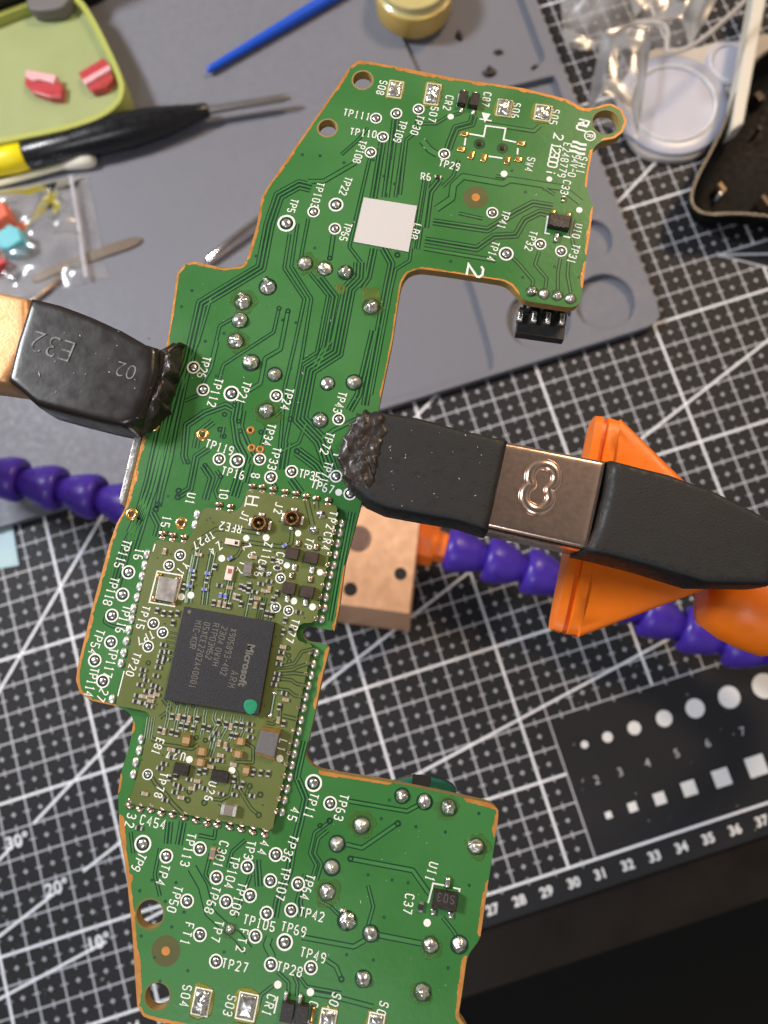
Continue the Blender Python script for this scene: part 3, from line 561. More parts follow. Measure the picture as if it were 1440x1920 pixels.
for u, v, w, h, rough in ((741, 168, 11, 15, 3), (811, 177, 11, 19, 4), (945, 203, 11, 15, 4), (1018, 212, 13, 14, 3), (378, 1878, 13, 20, 4), (463, 1887, 15, 20, 1), (615, 1912, 12, 16, 3), (705, 1917, 12, 14, 2)):
    s = mpp(u, v, ZB); c = at(u, v, ZB); an = -math.radians(27.5)
    ax = Vector((math.cos(an), math.sin(an), 0)); ay = Vector((-ax.y, ax.x, 0)); fl = []
    for k in range(16):
        a = 2*math.pi*k/16; fl.append((c+(ax*math.copysign(abs(math.cos(a))**0.5, math.cos(a))*w*1.75+ay*math.copysign(abs(math.sin(a))**0.5, math.sin(a))*h*1.55)*s*random.uniform(0.85, 1.05)).to_2d())
    m = MB(); m.pillow(fl, zs(0.006), 0.00006, step=0.0004, rings=4, nz=0.00002, nsc=1500); m.build('flux_residue', flux, bd, smooth=True)
    m = MB(); q = [c+(ax*sx*w*1.15+ay*sy*h*1.12)*s for sx, sy in ((-1, -1), (1, -1), (1, 1), (-1, 1))]; m.ribbon(q, 2.6*s, zs(0.075), None, 0, True); m.build('printed_pad_frame', silk if v > 1000 else mat('stained_ink', (0.55, 0.55, 0.38), 0.6), bd)
    m = MB(); sq = [(c+(ax*sx*w+ay*sy*h)*s).to_2d() for sx, sy in ((-1, -1), (1, -1), (1, 1), (-1, 1))]
    m.pillow(sq, zs(0.07), 0.00030 if rough < 4 else 0.00055, step=0.00018, rings=7, power=1.4, nz=0.00007*rough, nsc=1400+200*rough); m.build('solder_pad', solder, bd, smooth=True)
for u, v, r in ((693, 555, 20), (640, 540, 13)):
    c = at(u, v, ZB); s = mpp(u, v, ZB); fl = [Vector((c.x, c.y))+Vector((math.cos(a), math.sin(a)))*r*s*random.uniform(0.6, 1.2) for a in [2*math.pi*k/12 for k in range(12)]]
    m = MB(); m.pillow(chaikin(fl, 1), zs(0.005), 0.00003, step=0.0004, rings=4); m.build('flux_stain', mat('thin_flux', (0.30, 0.32, 0.05), 0.3, vary=0.3, nscale=700, bump=0.4, alpha=0.2), bd, smooth=True)
# ------------------------------------------------------------------ boxy parts on a surface
BA = math.radians(10.5)                                        # the board's own turn in the picture
def axes(u, v, z, ang=BA):
    d = (at(u+20*math.cos(ang), v+20*math.sin(ang), z)-at(u, v, z)).normalized(); return d, Vector((-d.y, d.x, 0))
def chip(name, u, v, w, h, t, mt, z=ZB, par=None, ang=BA, inset=0.06, kind=None):
    d, n = axes(u, v, z, ang); s = mpp(u, v, z); m = MB(); m.box(at(u, v, z), d*w/2*s, n*h/2*s, t*MM, (z-0.01)*MM, inset=inset); return m.build(name, mt, par or bd)
def pad(name, u, v, w, h, t, mt, z=ZB, par=None, ang=BA):
    d, n = axes(u, v, z, ang); s = mpp(u, v, z); c = at(u, v, z); q = [(c+d*sx*w/2*s+n*sy*h/2*s).to_2d() for sx, sy in ((-1, -1), (1, -1), (1, 1), (-1, 1))]
    m = MB(); m.pillow(q, (z+0.03)*MM, t*MM, step=0.0002, rings=4, power=1.6, nz=0.00002, nsc=2500); return m.build(name, mt, par or bd, smooth=True)
def twoend(name, u, v, w, h, t, body, endm, z=ZB, par=None, ang=BA, f=0.22):     # ceramic part with metal ends along w
    d, n = axes(u, v, z, ang); s = mpp(u, v, z); c = at(u, v, z); m = MB(); e = w*f
    m.box(c, d*(w/2-e)*s, n*h/2*0.97*s, t*0.96*MM, (z+0.01)*MM, 0, 0.03)
    for k in (-1, 1): m.box(c+d*k*(w/2-e/2)*s, d*e/2*s*1.02, n*h/2*s, t*MM, (z-0.01)*MM, 1, 0.08)
    return m.build(name, [body, endm], par or bd)
for u, v in ((871, 251), (865, 280), (972, 299), (978, 269)): pad('switch_pad', u, v, 15, 11, 0.16, gold)
for u, v in ((884, 291), (907, 296), (951, 301)): pad('switch_pad', u, v, 11, 18, 0.16, gold)
for u, v in ((867, 189), (889, 193)):
    chip('diode', u, v, 16, 27, 0.8, chipb); pad('diode_lead', u-2, v+19, 6, 10, 0.3, solder_w); pad('diode_lead', u+2, v-17, 7, 8, 0.25, solder)
chip('regulator', 1047, 420, 41, 26, 0.95, chipb, inset=0.10)
for u, v in ((1037, 400), (1066, 405)): pad('regulator_lead', u, v, 10, 13, 0.35, gold)
pad('regulator_lead', 1043, 446, 9, 20, 0.45, solder)
chip('regulator', 834, 1685, 46, 31, 0.95, chipb, inset=0.10); pad('regulator_lead', 839, 1654, 10, 22, 0.45, solder); pad('regulator_lead', 812, 1709, 10, 13, 0.3, solder); pad('regulator_lead', 845, 1715, 10, 13, 0.3, solder)
stroke_text('SOS', (1057, 421), (1041, 418), 11, ZB+0.94, 1.4).build('chip_marking', mat('dim_marking', (0.09, 0.085, 0.08), 0.6), bd)
stroke_text('SO3', (848, 1687), (824, 1682), 14, ZB+0.94, 1.6).build('chip_marking', MATS['dim_marking'], bd)
for u, v in ((540, 1892), (567, 1897)):
    chip('diode', u, v, 24, 34, 0.9, chipb); pad('diode_lead', u-4, v-24, 7, 20, 0.35, solder_w)
pad('diode_lead', 586, 1902, 8, 30, 0.3, gold)
twoend('capacitor', 789, 1699, 18, 9, 0.35, chipb, solder, ang=BA+1.57); twoend('capacitor', 400, 1598, 20, 10, 0.5, ceramic_g, ceramic_b, ang=BA+1.57)
twoend('resistor', 1056, 374, 11, 6, 0.25, chipb, solder_w, ang=BA+1.57); twoend('resistor', 821, 333, 13, 6, 0.25, chipb, solder_w); twoend('resistor', 261, 1552, 13, 7, 0.25, chipb, solder_w)
# blank white sticker where a square code was
m = MB(); m.prism(P2([(682, 371), (782, 387), (766, 473), (663, 454)], ZB), zs(0.03), zs(0.13)); m.build('sticker', paper, bd, label='blank white square sticker')
# right-angle header below the board edge
hd_z = ZB-1.6
m = MB(); d, n = axes(1015, 600, hd_z, math.radians(8)); s = mpp(1015, 600, hd_z)
m.box(at(1016, 606, hd_z-2), d*46*s, n*27*s, 0.0016, (hd_z-3.6)*MM, inset=0.01); hdr = m.build('pin_header', blackp, bd)
m = MB(); m.box(at(1025, 572, hd_z-2), d*43*s, n*9*s, 0.0016, (hd_z-3.9)*MM); m.build('header_back', blackp, hdr)
for i in range(4):
    u, v = 974+26.2*i, 594+2.2*i
    m = MB(); d2, n2 = axes(u, v, hd_z-2, math.radians(8)); s = mpp(u, v, hd_z-2)
    m.pillow([(at(u, v, hd_z-2)+d2*sx*6*s+n2*sy*13*s).to_2d() for sx, sy in ((-1, -1), (1, -1), (1, 1), (-1, 1))], (hd_z-2.0)*MM, 0.0008, step=0.0002, rings=5, power=1.3); m.build('header_contact', solder, hdr, smooth=True)
    m = MB(); p = at(u+18, v-29, ZB-1.0); p2 = at(u+15, v-10, hd_z-2); m.lathe([(0, 0.00022), ((p2-p).length, 0.00022)], p, p2-p, n=8); m.build('header_pin', steel, hdr, smooth=True)
# side connector shell under the left edge
m = MB(); q = P2([(268, 812), (232, 950), (224, 946), (222, 935), (250, 818), (256, 811)], ZB-0.4); m.prism(q, zs(-3.6), zs(-0.35), bev=0.0003)
m.build('port_shell', steel, bd); m = MB(); q = P2([(270, 800), (264, 813), (252, 818), (260, 804)], ZB-0.6); m.prism(q, zs(-3.2), zs(-0.7)); m.build('port_end_shade', blackp, bd)  # dark prism put in for the black shade at the shell's top end
# green thumbstick cap peeking out below the lower cutout
jz = ZB-5
m = MB(); c = at(790, 1494, jz); r = 62*mpp(790, 1494, jz); ol = [Vector((c.x, c.y))+RIGHT.to_2d().normalized()*math.cos(a)*r*1.12+UPIM.to_2d()*math.sin(a)*r*0.50 for a in [2*math.pi*k/36 for k in range(36)]]
ol = [Vector((p.x, p.y)) for p in ol]; m.pillow(ol, (jz-3)*MM, 0.0032, rings=6, power=1.2, step=0.001); thumb = m.build('thumbwheel', mat('teal_plastic', (0.010, 0.13, 0.09), 0.3, vary=0.2, nscale=500), bd, smooth=True)
chip('thumbwheel_slot', 790, 1462, 34, 16, 1.2, dark, z=jz+0.3, par=thumb)
m = MB(); m.lathe([(0, 0.0016), (0.0056, 0.0016)], at(790, 1530, ZB-TB)-Vector((0, 0, 0.0056)), Vector((0, 0, 1)), n=16); m.build('thumbwheel_post', blackp, thumb)
# ================================================================== radio module soldered on the board
MO = [(293, 1013), (345, 1018), (354, 1010), (366, 990), (380, 956), (388, 951), (407, 955), (436, 961), (448, 955), (458, 938), (463, 917), (474, 917), (526, 930), (588, 941), (633, 949), (630, 975), (594, 1158), (588, 1167),
      (563, 1169), (555, 1186), (558, 1199), (566, 1204), (586, 1208), (583, 1222), (553, 1366), (516, 1528), (511, 1557), (400, 1537), (240, 1506), (256, 1460), (270, 1402), (281, 1350), (280, 1338), (270, 1333), (217, 1322), (222, 1297), (234, 1255), (276, 1056), (289, 1018)]
me = fill_mesh('module_board', [chaikin(P2(MO, ZM), 1, lim=0.0003)], zs(-0.01), ZM*MM, [olive, olive_gap], bd.location)
md = link('module_board', me, bd); md['label'] = 'olive green radio module board crowded with tiny parts'
zm = lambda k: (ZM+k)*MM
# castellated edge joints: solder fillet rising from the board to the module edge
CST = [('276,1039 272,1060 267,1080 262,1100 257,1120 251,1141 247,1161 242,1181 237,1202 232,1224 227,1244 210,1311 265,1386 261,1407 255,1429 250,1452 370,965 366,984', 0, 7.0, 9.0),
       ('640,981 637,999 633,1019 629,1040 625,1060 620,1078 615,1099 611,1120 608,1140 603,1161 592,1224 587,1245 583,1266 578,1286 573,1307 569,1328 564,1350 560,1371 555,1393 551,1414 547,1435 543,1457 538,1479 533,1500 528,1523', 1, 6.5, 8.5),
       ('243,1510 262,1517 282,1518 302,1525 323,1528 345,1532 367,1539 388,1544 407,1547 430,1551 451,1555 473,1560 496,1565', 2, 8.5, 6.5),
       ('305,1000 324,1003 345,1007 411,946 433,949 473,911 492,913 512,917 535,921 555,925 574,930 593,934 616,937', 3, 8.0, 6.5)]
for st, side, w, h in CST:
    for q in st.split():
        u, v = map(float, q.split(',')); s = mpp(u, v, ZB+0.2); rz = -math.radians(27.5)
        ms = padm if side == 0 else (padc if side == 3 else (padc if side == 2 else padm))
        place('edge_joint', random.choice(ms), bd, at(u, v, ZB+0.02), w*s, h*s, 6.5*s, rz)
        du, dv = ((9, 2), (-11, -2), (2, -9), (-1.5, 9))[side]
        if side: place('edge_castellation', random.choice(padc if side else padm), md, at(u+du, v+dv, ZM)-Vector((0, 0, 0.00008)), w*0.75*s, h*0.62*s, 2.2*s, rz)
for o in [x for x in bd.children if x.name.startswith('edge_joint')]: pass
# module traces
def TM(*a, **k): trace([(a[i], a[i+1]) for i in range(0, len(a), 2)], z=ZM, ma=olive_gap, mt=k.pop('mt', olive), par=md, **k)
TM(486, 1000, 440, 992, 405, 992, 380, 1008, 362, 1035, w=5, g=2.2); TM(549, 990, 546, 1018, 536, 1026, 500, 1022, 455, 1015, w=5, g=2.4); TM(575, 938, 582, 968, 586, 985, w=6); TM(594, 940, 594, 955, w=5)
for k in range(4): TM(361+k*0, 1040, 352, 1085, 347, 1130, n=1, mt=olive_trace) if k == 0 else None
TM(400, 1035, 388, 1090, 383, 1134, n=2, pitch=8, mt=olive_trace, w=2); TM(371, 1030, 358, 1090, 354, 1130, n=2, pitch=7, mt=olive_trace, w=2)
TM(433, 1090, 422, 1138, n=2, pitch=9, mt=olive_trace, w=2); TM(470, 1110, 460, 1156, mt=olive_trace, w=2); TM(495, 1120, 486, 1162, n=2, pitch=8, w=2)
TM(430, 1050, 445, 1042, 452, 1030, w=3)
for k in range(9):                                                 # fan-out from the lower edge of the big chip
    u = 318+k*17; v = 1318+k*3.2
    TM(u, v, u-3, v+14, u-(3 if k < 5 else -4), v+26, u-8, v+48, n=2, pitch=5, w=1.6, g=1.2, mt=olive_trace)
TM(283, 1345, 277, 1385, n=4, pitch=4.5, w=1.6, g=1.0, mt=olive_trace)
TM(405, 1372, 398, 1402, 392, 1420, n=3, pitch=5, w=1.6, g=1.0, mt=olive_trace)
for k in range(6):                                                 # left fan-in
    TM(313-k*1.2, 1185+k*9, 331-k*2, 1188+k*9, 340-k*2, 1196+k*9, w=1.8, g=1.2)
TM(590, 1216, 566, 1222, 552, 1244, 522, 1250); TM(583, 1243, 560, 1250, 548, 1256, 520, 1258); TM(578, 1266, 552, 1262, 520, 1264); TM(574, 1286, 556, 1282, 546, 1275, 520, 1272); TM(568, 1307, 552, 1304, 540, 1294, 520, 1292)
TM(515, 1300, 508, 1340, w=2.5, mt=olive_trace); TM(527, 1318, 525, 1345, 512, 1358, 500, 1355, w=2.5); TM(530, 1342, 555, 1348, w=4)
TM(285, 1385, 300, 1395, 360, 1404, 372, 1396, w=4); TM(283, 1455, 292, 1470, 312, 1490, 322, 1505, 345, 1528, w=4, g=2.5); TM(438, 1440, 445, 1450, 446, 1475, 470, 1515, 484, 1527, w=3.5, g=2); TM(438, 1465, 430, 1492, 415, 1500, 400, 1498, w=3)
TM(468, 1474, 462, 1488, 470, 1492, w=3); TM(500, 1170, 512, 1150, 530, 1140, w=3); TM(460, 1392, 475, 1402, 474, 1430, 440, 1428, w=3); TM(410, 1505, 424, 1512, w=4); TM(305, 1310, 320, 1330, 300, 1345, w=3)
for u, v, r in ((352, 1500, 6), (383, 1505, 6), (485, 1528, 6), (488, 1490, 6), (468, 1474, 6), (540, 1215, 5), (541, 1229, 5), (542, 1240, 5), (600, 1010, 5), (278, 1243, 5), (345, 1320, 4), (362, 1324, 4), (332, 1318, 4), (368, 1383, 5), (385, 1388, 5), (355, 1484, 6)):
    c = at(u, v, ZM); s = mpp(u, v, ZM); m = MB(); m.annulus(c, r*0.5*s, r*s, zm(0.026), n=14); m.build('module_via', olive_gap, md)
m = MB()
for _ in range(150):
    t = random.random(); u = 245+random.random()*380; v = 950+random.random()*600
    p = at(u, v, ZM).to_2d(); 
    inside = False; pl = P2(MO, ZM); j = len(pl)-1
    for i in range(len(pl)):
        if (pl[i].y > p.y) != (pl[j].y > p.y) and p.x < (pl[j].x-pl[i].x)*(p.y-pl[i].y)/(pl[j].y-pl[i].y)+pl[i].x: inside = not inside
        j = i
    if inside: m.disc(p, 1.7*mpp(u, v, ZM), zm(0.008), n=8)
m.build('stitching_vias', olive_gap, md, kind='stuff')
# main chip
CH = [(345, 1137), (515, 1167), (485, 1340), (307, 1312)]; zc = ZM+0.95
m = MB(); m.prism(P2(CH, zc), zm(0.10), zc*MM, bev=0.00004); m.build('main_chip', chipm, md, label='large square black processor chip')
def line(a, b): return (at(*b, zc)-at(*a, zc)).to_2d().normalized()
dd = line((472, 1203), (452, 1290))
font_mb('Microsoft', at(462, 1247, zc), dd, 0.00132, (zc+0.012)*MM, 0.03).build('chip_brand_lettering', chiptext, md)
for t, a, b, h in (('ARM', (440, 1262), (434, 1285), 13), ('X905893-402', (438, 1182), (419, 1263), 11), ('2304', (421, 1178), (413, 1204), 11), ('0WWH', (410, 1218), (404, 1245), 11), ('RTP03M62', (405, 1172), (391, 1233), 11),
                   ('05XCE2202A40001', (388, 1170), (361, 1287), 11), ('MTC-KOR', (372, 1167), (361, 1213), 11)):
    stroke_text(t, a, b, h, zc-0.02, 1.35, 0.42 if len(t) > 9 else 0.5).build('chip_marking', chiptext, md)
m = MB(); c = at(470, 1325, zc); ol = [Vector((c.x, c.y))+Vector((math.cos(a), math.sin(a)*1.1))*13*mpp(470, 1325, zc)*(1+0.06*math.sin(3*a+1)) for a in [2*math.pi*k/28 for k in range(28)]]
m.pillow(ol, (zc+0.004)*MM, 0.00005, rings=4, step=0.0004); m.build('green_paint_dot', greendot, md, smooth=True)
m = MB(); m.disc(at(355, 1147, zc), 3.5*mpp(355, 1147, zc), (zc+0.012)*MM, n=12); m.build('pin_one_mark', chiptext, md)
# crystal, inductor, coax sockets
silkline([(295, 1071), (342, 1079), (327, 1137), (280, 1129)], 2.8, ZM, md, True)
m = MB(); m.prism(P2([(298, 1080), (335, 1086), (326, 1130), (290, 1123)], ZM+0.7), zm(-0.01), zm(0.7), bev=0.0001); m.build('crystal', can, md)
for u, v in ((299, 1080), (334, 1087), (326, 1129), (290, 1122)): pad('crystal_pad', u, v, 10, 11, 0.3, gold, z=ZM, par=md)
m = MB(); m.prism(P2([(489, 1369), (524, 1376), (514, 1421), (478, 1410)], ZM+1.1), zm(-0.01), zm(1.1), bev=0.0001); ind = m.build('inductor', inductm, md)
m = MB(); m.prism(P2([(490, 1362), (526, 1369), (525, 1376), (489, 1369)], ZM+1.0), zm(-0.01), zm(1.05)); m.build('inductor_terminal', gold, md)
m = MB(); m.prism(P2([(478, 1411), (514, 1422), (513, 1427), (477, 1416)], ZM+1.0), zm(-0.01), zm(0.6)); m.build('inductor_terminal', gold, md)
for u, v in ((488, 982), (549, 973)):
    chip('coax_base', u, v, 29, 27, 0.35, mat('brown_nylon', (0.07, 0.035, 0.02), 0.5), z=ZM, par=md, ang=BA); s = mpp(u, v, ZM)
    for a in (0, math.pi): pad('coax_tab', u+18*math.cos(a+BA), v+18*math.sin(a+BA), 6, 18, 0.2, solder_w, z=ZM, par=md)
    pad('coax_tab', u+3, v-17, 12, 7, 0.2, solder_w, z=ZM, par=md); pad('coax_tab', u-3, v+18, 8, 6, 0.2, solder_w, z=ZM, par=md)
    c = at(u, v, ZM); m = MB(); m.lathe([(0.0003, 12.5*s), (0.00105, 12.5*s), (0.0011, 12*s), (0.0011, 10.6*s), (0.00105, 10.2*s), (0.00038, 10.2*s), (0.00037, 0.1*s)], c, Vector((0, 0, 1)), n=28, caps=False); m.build('coax_shell', [gold], md, smooth=True, angle=40)
    m = MB(); m.disc(c, 10*s, zm(0.4), n=24); m.build('coax_floor', dark, md)
    m = MB(); m.lathe([(0.0003, 3.2*s), (0.0008, 3.2*s), (0.00092, 2.2*s), (0.00095, 0.2*s)], c, Vector((0, 0, 1)), n=14); m.build('coax_pin', gold, md, smooth=True, angle=40)
for u, v, r in ((602, 964, 10), (587, 993, 10), (505, 1075, 6), (515, 1300, 5), (506, 1342, 6)):
    s = mpp(u, v, ZM)*r; place('solder_ball', domes[2], md, at(u, v, ZM), s, s, s*0.8, u)
for q in '338,1041,11 317,1060,11 288,1169,11.5 305,1186,11 278,1212,11 526,1084,10 517,1139,10 541,1145,10 277,1452,10'.split():
    u, v, r = map(float, q.split(',')); testpoint(u, v, r, ZM, md)
for q in '559,1000,6 499,1008,6.5 462,1009,6 416,1047,6.5 538,1060,6 600,1073,6 551,1127,6.5 586,1138,6.5 340,1119,6.5 358,1116,6.5 355,1424,6.5 435,1444,6.5 525,1422,6.5'.split(): dot(*map(float, q.split(',')), z=ZM, par=md)
for l in 'TP15 274 1140 263 1175;TP7 284 1190 262 1201;TP20 257 1228 244 1263;Y1 348 1060 339 1071;TP27 397 1003 367 1022;RFE2 449 992 416 986;Z4 411 1023 398 1033;Z6 463 1025 472 1040;J1 461 963 457 973;J2 524 946 521 959;Z11 503 1021 498 1044;CR3 526 1040 520 1065;C46 492 1054 484 1077;T2 456 1057 451 1070;CR4 615 1002 610 1027;TP2 625 963 619 988;TP 581 1013 577 1025;TP77 554 1165 543 1200;U27 343 1419 317 1413;E81 300 1389 292 1410;TP78 307 1453 297 1491;U26 399 1470 391 1497;L1 531 1391 527 1404'.split(';'): label(l, ZM, md, 14)
stroke_text('H', (474, 939), (472, 949), 22, ZM, 3.0, 0.7).build('printed_letter', silk, md); silkline([(463, 931), (459, 950)], 2.4, ZM, md)
silkline([(233, 1258), (221, 1305)], 2.2, ZM, md); silkline([(291, 1020), (287, 1034)], 2.4, ZM, md)
# dark diode pairs
for u, v in ((549, 1038), (585, 1046), (543, 1103), (577, 1110)):
    chip('diode_pair', u, v, 25, 21, 0.8, mat('brown_epoxy', (0.050, 0.030, 0.024), 0.5), z=ZM, par=md)
for u, v in ((559, 1019), (593, 1026), (547, 1079), (582, 1086)): pad('diode_lead', u, v, 9, 13, 0.3, MATS['coppery_solder'], z=ZM, par=md)
for u, v in ((552, 1064), (585, 1069), (539, 1123), (573, 1130)): pad('diode_lead', u, v, 9, 14, 0.3, solder_w, z=ZM, par=md)
chip('antenna_filter', 431, 1075, 14, 27, 0.5, pinkc, z=ZM, par=md); chip('filter_mark', 431, 1071, 8, 9, 0.02, redc, z=ZM+0.5, par=md)
chip('antenna_filter', 437, 1017, 28, 11, 0.5, pinkc, z=ZM, par=md); chip('filter_mark', 443, 1018, 6, 6, 0.02, dark, z=ZM+0.5, par=md)
for u, v, a in ((432, 1047, -0.6), (534, 1023, -0.6), (390, 1075, 0.1), (384, 1105, 0.1), (414, 1116, 1.7), (423, 1118, 1.7), (361, 1070, 0.15), (356, 1099, 0.15)): twoend('blue_inductor', u, v, 10, 6, 0.3, bluec, solder_w, z=ZM, par=md, ang=a)
twoend('capacitor', 466, 1067, 27, 16, 0.6, ceramic_g, solder, z=ZM, par=md, ang=BA+1.57); twoend('capacitor', 431, 1517, 29, 19, 0.7, ceramic_g, solder_w, z=ZM, par=md)
for u, v, w, h, a in ((351, 1387, 20, 14, 1.57), (380, 1408, 20, 13, 0), (377, 1428, 20, 13, 0), (452, 1389, 19, 12, 0), (447, 1413, 19, 12, 0), (463, 1443, 18, 12, 1.57)): twoend('ceramic_capacitor', u, v, w, h, 0.55, ceramic_b, gold, z=ZM, par=md, ang=BA+a)
chip('small_chip', 342, 1441, 29, 19, 0.6, chipb, z=ZM, par=md); chip('small_chip', 414, 1454, 33, 19, 0.6, chipb, z=ZM, par=md)
# tiny two-terminal parts, sharing one mesh
b = MB(); b.box(Vector((0, 0, 0)), Vector((0.22, 0, 0)), Vector((0, 0.26, 0)), 0.34, 0.0, 0, 0.03)
for k in (-1, 1): b.box(Vector((k*0.36, 0, 0)), Vector((0.15, 0, 0)), Vector((0, 0.28, 0)), 0.36, -0.02, 1, 0.25)
tiny = [b.mesh('chip_resistor', [chipb, solder_w]), b.mesh('chip_capacitor', [ceramic_b, solder_w])]
SH = 'h'
TIN = '307,1209,h 305,1222,h 302,1231,h 300,1241,h 297,1251,h 269,1256,h 267,1266,h 293,1267,h 263,1284,h 289,1285,h 287,1296,h 285,1305,h 258,1304,h 255,1315,h 283,1314,h 281,1324,h 295,1145,v 307,1150,v 320,1151,v 325,1168,v 535,1163,v 531,1185,v 531,1213,h 528,1223,h 525,1234,h 523,1245,h 520,1263,h 518,1273,h 514,1283,h 560,1148,h 524,1325,v 272,1488,h 331,1471,h 328,1485,h 370,1464,h 370,1474,h 308,1432,h 406,1375,h 414,1416,h 414,1426,h 438,1433,h 415,1488,h 473,1492,h 469,1357,h 468,1369,h 443,1358,v 453,1360,v 300,1368,v 308,1371,v 322,1372,v 332,1375,v 323,1343,v 335,1344,v 345,1346,v 355,1348,v 370,1348,v 410,1354,v 411,1393,v 423,1397,v 439,1460,v 475,1447,v 489,1449,v 503,1450,v 401,1130,v 411,1132,v 421,1134,v 430,1136,v 497,1077,h 489,1095,h 496,1108,h 467,1098,v 466,1107,v 479,1135,v 492,1137,v 452,1132,v 519,1112,v 403,1063,v 309,1034,v 373,1040,h 494,1062,v 505,1090,h 388,1088,v 363,1083,v 412,1098,h 431,1102,h 355,1461,h 339,1478,h 385,1445,v 374,1447,v 313,1222,h 311,1236,h 275,1276,h 276,1296,h 271,1306,h 268,1318,h 296,1290,h 294,1302,h 340,1360,v 350,1362,v 362,1366,v 382,1362,v 392,1366,v 424,1358,v 433,1362,v 398,1385,h 434,1378,v 443,1380,v 470,1382,h 430,1405,h 400,1425,h 395,1437,h 320,1405,h 332,1408,h 322,1420,h 300,1440,h 318,1458,v 330,1455,v 360,1478,h 385,1478,h 445,1475,h 455,1470,v 440,1490,h 340,1495,h 310,1500,h 452,1100,v 459,1103,v 440,1118,v 447,1120,v 505,1105,v 512,1125,v 470,1128,v 500,1150,v 509,1152,v 478,1110,h 483,1122,h 520,1065,v 476,1045,h 512,1050,v 345,1100,v 347,1148,v 333,1150,v 533,1300,h 536,1312,h 522,1350,v 532,1356,v 545,1180,v'
for q in TIN.split():
    u, v, k = q.split(','); u, v = float(u), float(v); s = mpp(u, v, ZM)*12.5; a = -math.radians(27.5)+(math.pi/2 if k == 'v' else 0)
    place('chip_resistor' if random.random() < 0.75 else 'chip_capacitor', tiny[0] if random.random() < 0.8 else tiny[1], md, at(u, v, ZM), s, s, s*0.8, a)
# ================================================================== helping hand: base block, hose arms, clips
hh = thing('helping_hand', 'helping hand stand with purple jointed arms and two heat shrink clips gripping the board', 'helping hand', at(690, 1060, 0))
tz, bz = 34.0, 1.0
TOPQ = [(790, 965), (768, 1152), (556, 1124), (585, 935)]; top = P2(TOPQ, tz); bot = P2([(786, 1000), (768, 1184), (566, 1158), (590, 970)], bz)
m = MB(); rings = [(bot, 0.0), (bot, 0.002), (top, tz*MM-0.0006), ([p.lerp(sum(top, Vector((0, 0)))/4, 0.02) for p in top], tz*MM)]
q = [(p.x, p.y, z) for r, z in rings for p in r]; fs = [(0, 1, 2, 3), (15, 14, 13, 12)]
for k in range(3):
    for i in range(4): j = (i+1) % 4; fs.append((k*4+i, k*4+j, k*4+4+j, k*4+4+i) if False else (k*4+j, k*4+i, k*4+4+i, k*4+4+j))
m.add(q, fs); blk = m.build('base_block', alu, hh)
for u, v, r, mt in ((751, 1076, 11, dark), (765, 965, 10, dark), (657, 1105, 12, dark), (672, 1010, 23, mat('counterbore', (0.20, 0.12, 0.09), 0.5, 0.5, vary=0.3)), (600, 960, 11, dark), (590, 1095, 11, dark)):
    c = at(u, v, tz); s = mpp(u, v, tz); m = MB(); m.lathe([(0.0, r*1.08*s), (0.00012, r*1.04*s), (0.00012, r*0.98*s), (0.00004, r*0.9*s), (0.00003, 0.0001*s)], c, Vector((0, 0, 1)), n=24, caps=False); m.build('screw_hole', mt, blk, smooth=False)
def smooth_path(pts, n=12):
    out = []
    for i in range(len(pts)-1):
        p0, p1, p2, p3 = pts[max(0, i-1)], pts[i], pts[i+1], pts[min(len(pts)-1, i+2)]
        for k in range(n):
            t = k/n; out.append(0.5*((2*p1)+(p2-p0)*t+(2*p0-5*p1+4*p2-p3)*t*t+(3*p1-p0-3*p2+p3)*t**3))
    return out+[pts[-1]]
BELL = [(-0.14, 0.50), (0.02, 0.55), (0.10, 0.64), (0.22, 0.74), (0.40, 0.85), (0.58, 0.95), (0.74, 1.0), (0.86, 0.985), (0.93, 0.93), (0.965, 0.84), (0.97, 0.66), (0.88, 0.50)]
def hose(pts, pitch, r, flip=False):
    P = smooth_path(pts, 16); tot = sum((b-a).length for a, b in zip(P, P[1:])); pitch = tot/round(tot/pitch)*0.99999; acc = 0.0; last = P[0]; nxt = 0.0; st = []
    for a, b in zip(P, P[1:]):
        L = (b-a).length
        while acc+L >= nxt: st.append(a.lerp(b, (nxt-acc)/max(L, 1e-9))); nxt += pitch
        acc += L
    for a, b in zip(st, st[1:]):
        d = b-a; base, ax = (b, -d) if flip else (a, d)
        m = MB(); m.lathe([(t*pitch, k*r) for t, k in BELL], base, ax, n=28); m.build('hose_segment', purple, hh, smooth=True, angle=50)
    return st
hz = 21.0
lp = [at(560, 1022, hz), at(400, 985, hz), at(230, 944, hz), at(85, 911, hz), at(-60, 878, hz+4), at(-230, 800, 60), at(-330, 700, 120), at(-330, 620, 165), at(-215, 620, 171)]
hose(lp, 0.0146, 0.0082, flip=True)
rp = [at(834, 1026, hz), at(940, 1055, hz), at(1080, 1098, hz), at(1215, 1150, hz), at(1330, 1195, hz+2), at(1450, 1222, hz+8), at(1620, 1240, 45), at(1760, 1235, 95), at(1780, 1200, 140), at(1640, 1190, 158), at(1462, 1152, 161)]
hose(rp, 0.0141, 0.0082, flip=True)
# orange connectors where the arms screw into the block
for u0, v0, u1, v1 in ((775, 1012, 838, 1028), (600, 1034, 552, 1020)):
    a, b = at(u0, v0, hz), at(u1, v1, hz); L = (b-a).length
    m = MB(); m.lathe([(0, 0.0070), (L*0.15, 0.0078), (L*0.55, 0.0078), (L*0.66, 0.0074), (L*0.67, 0.0056), (L*0.98, 0.0054), (L*1.08, 0.0048)], a, b-a, n=8); m.build('hose_connector', orange, hh)
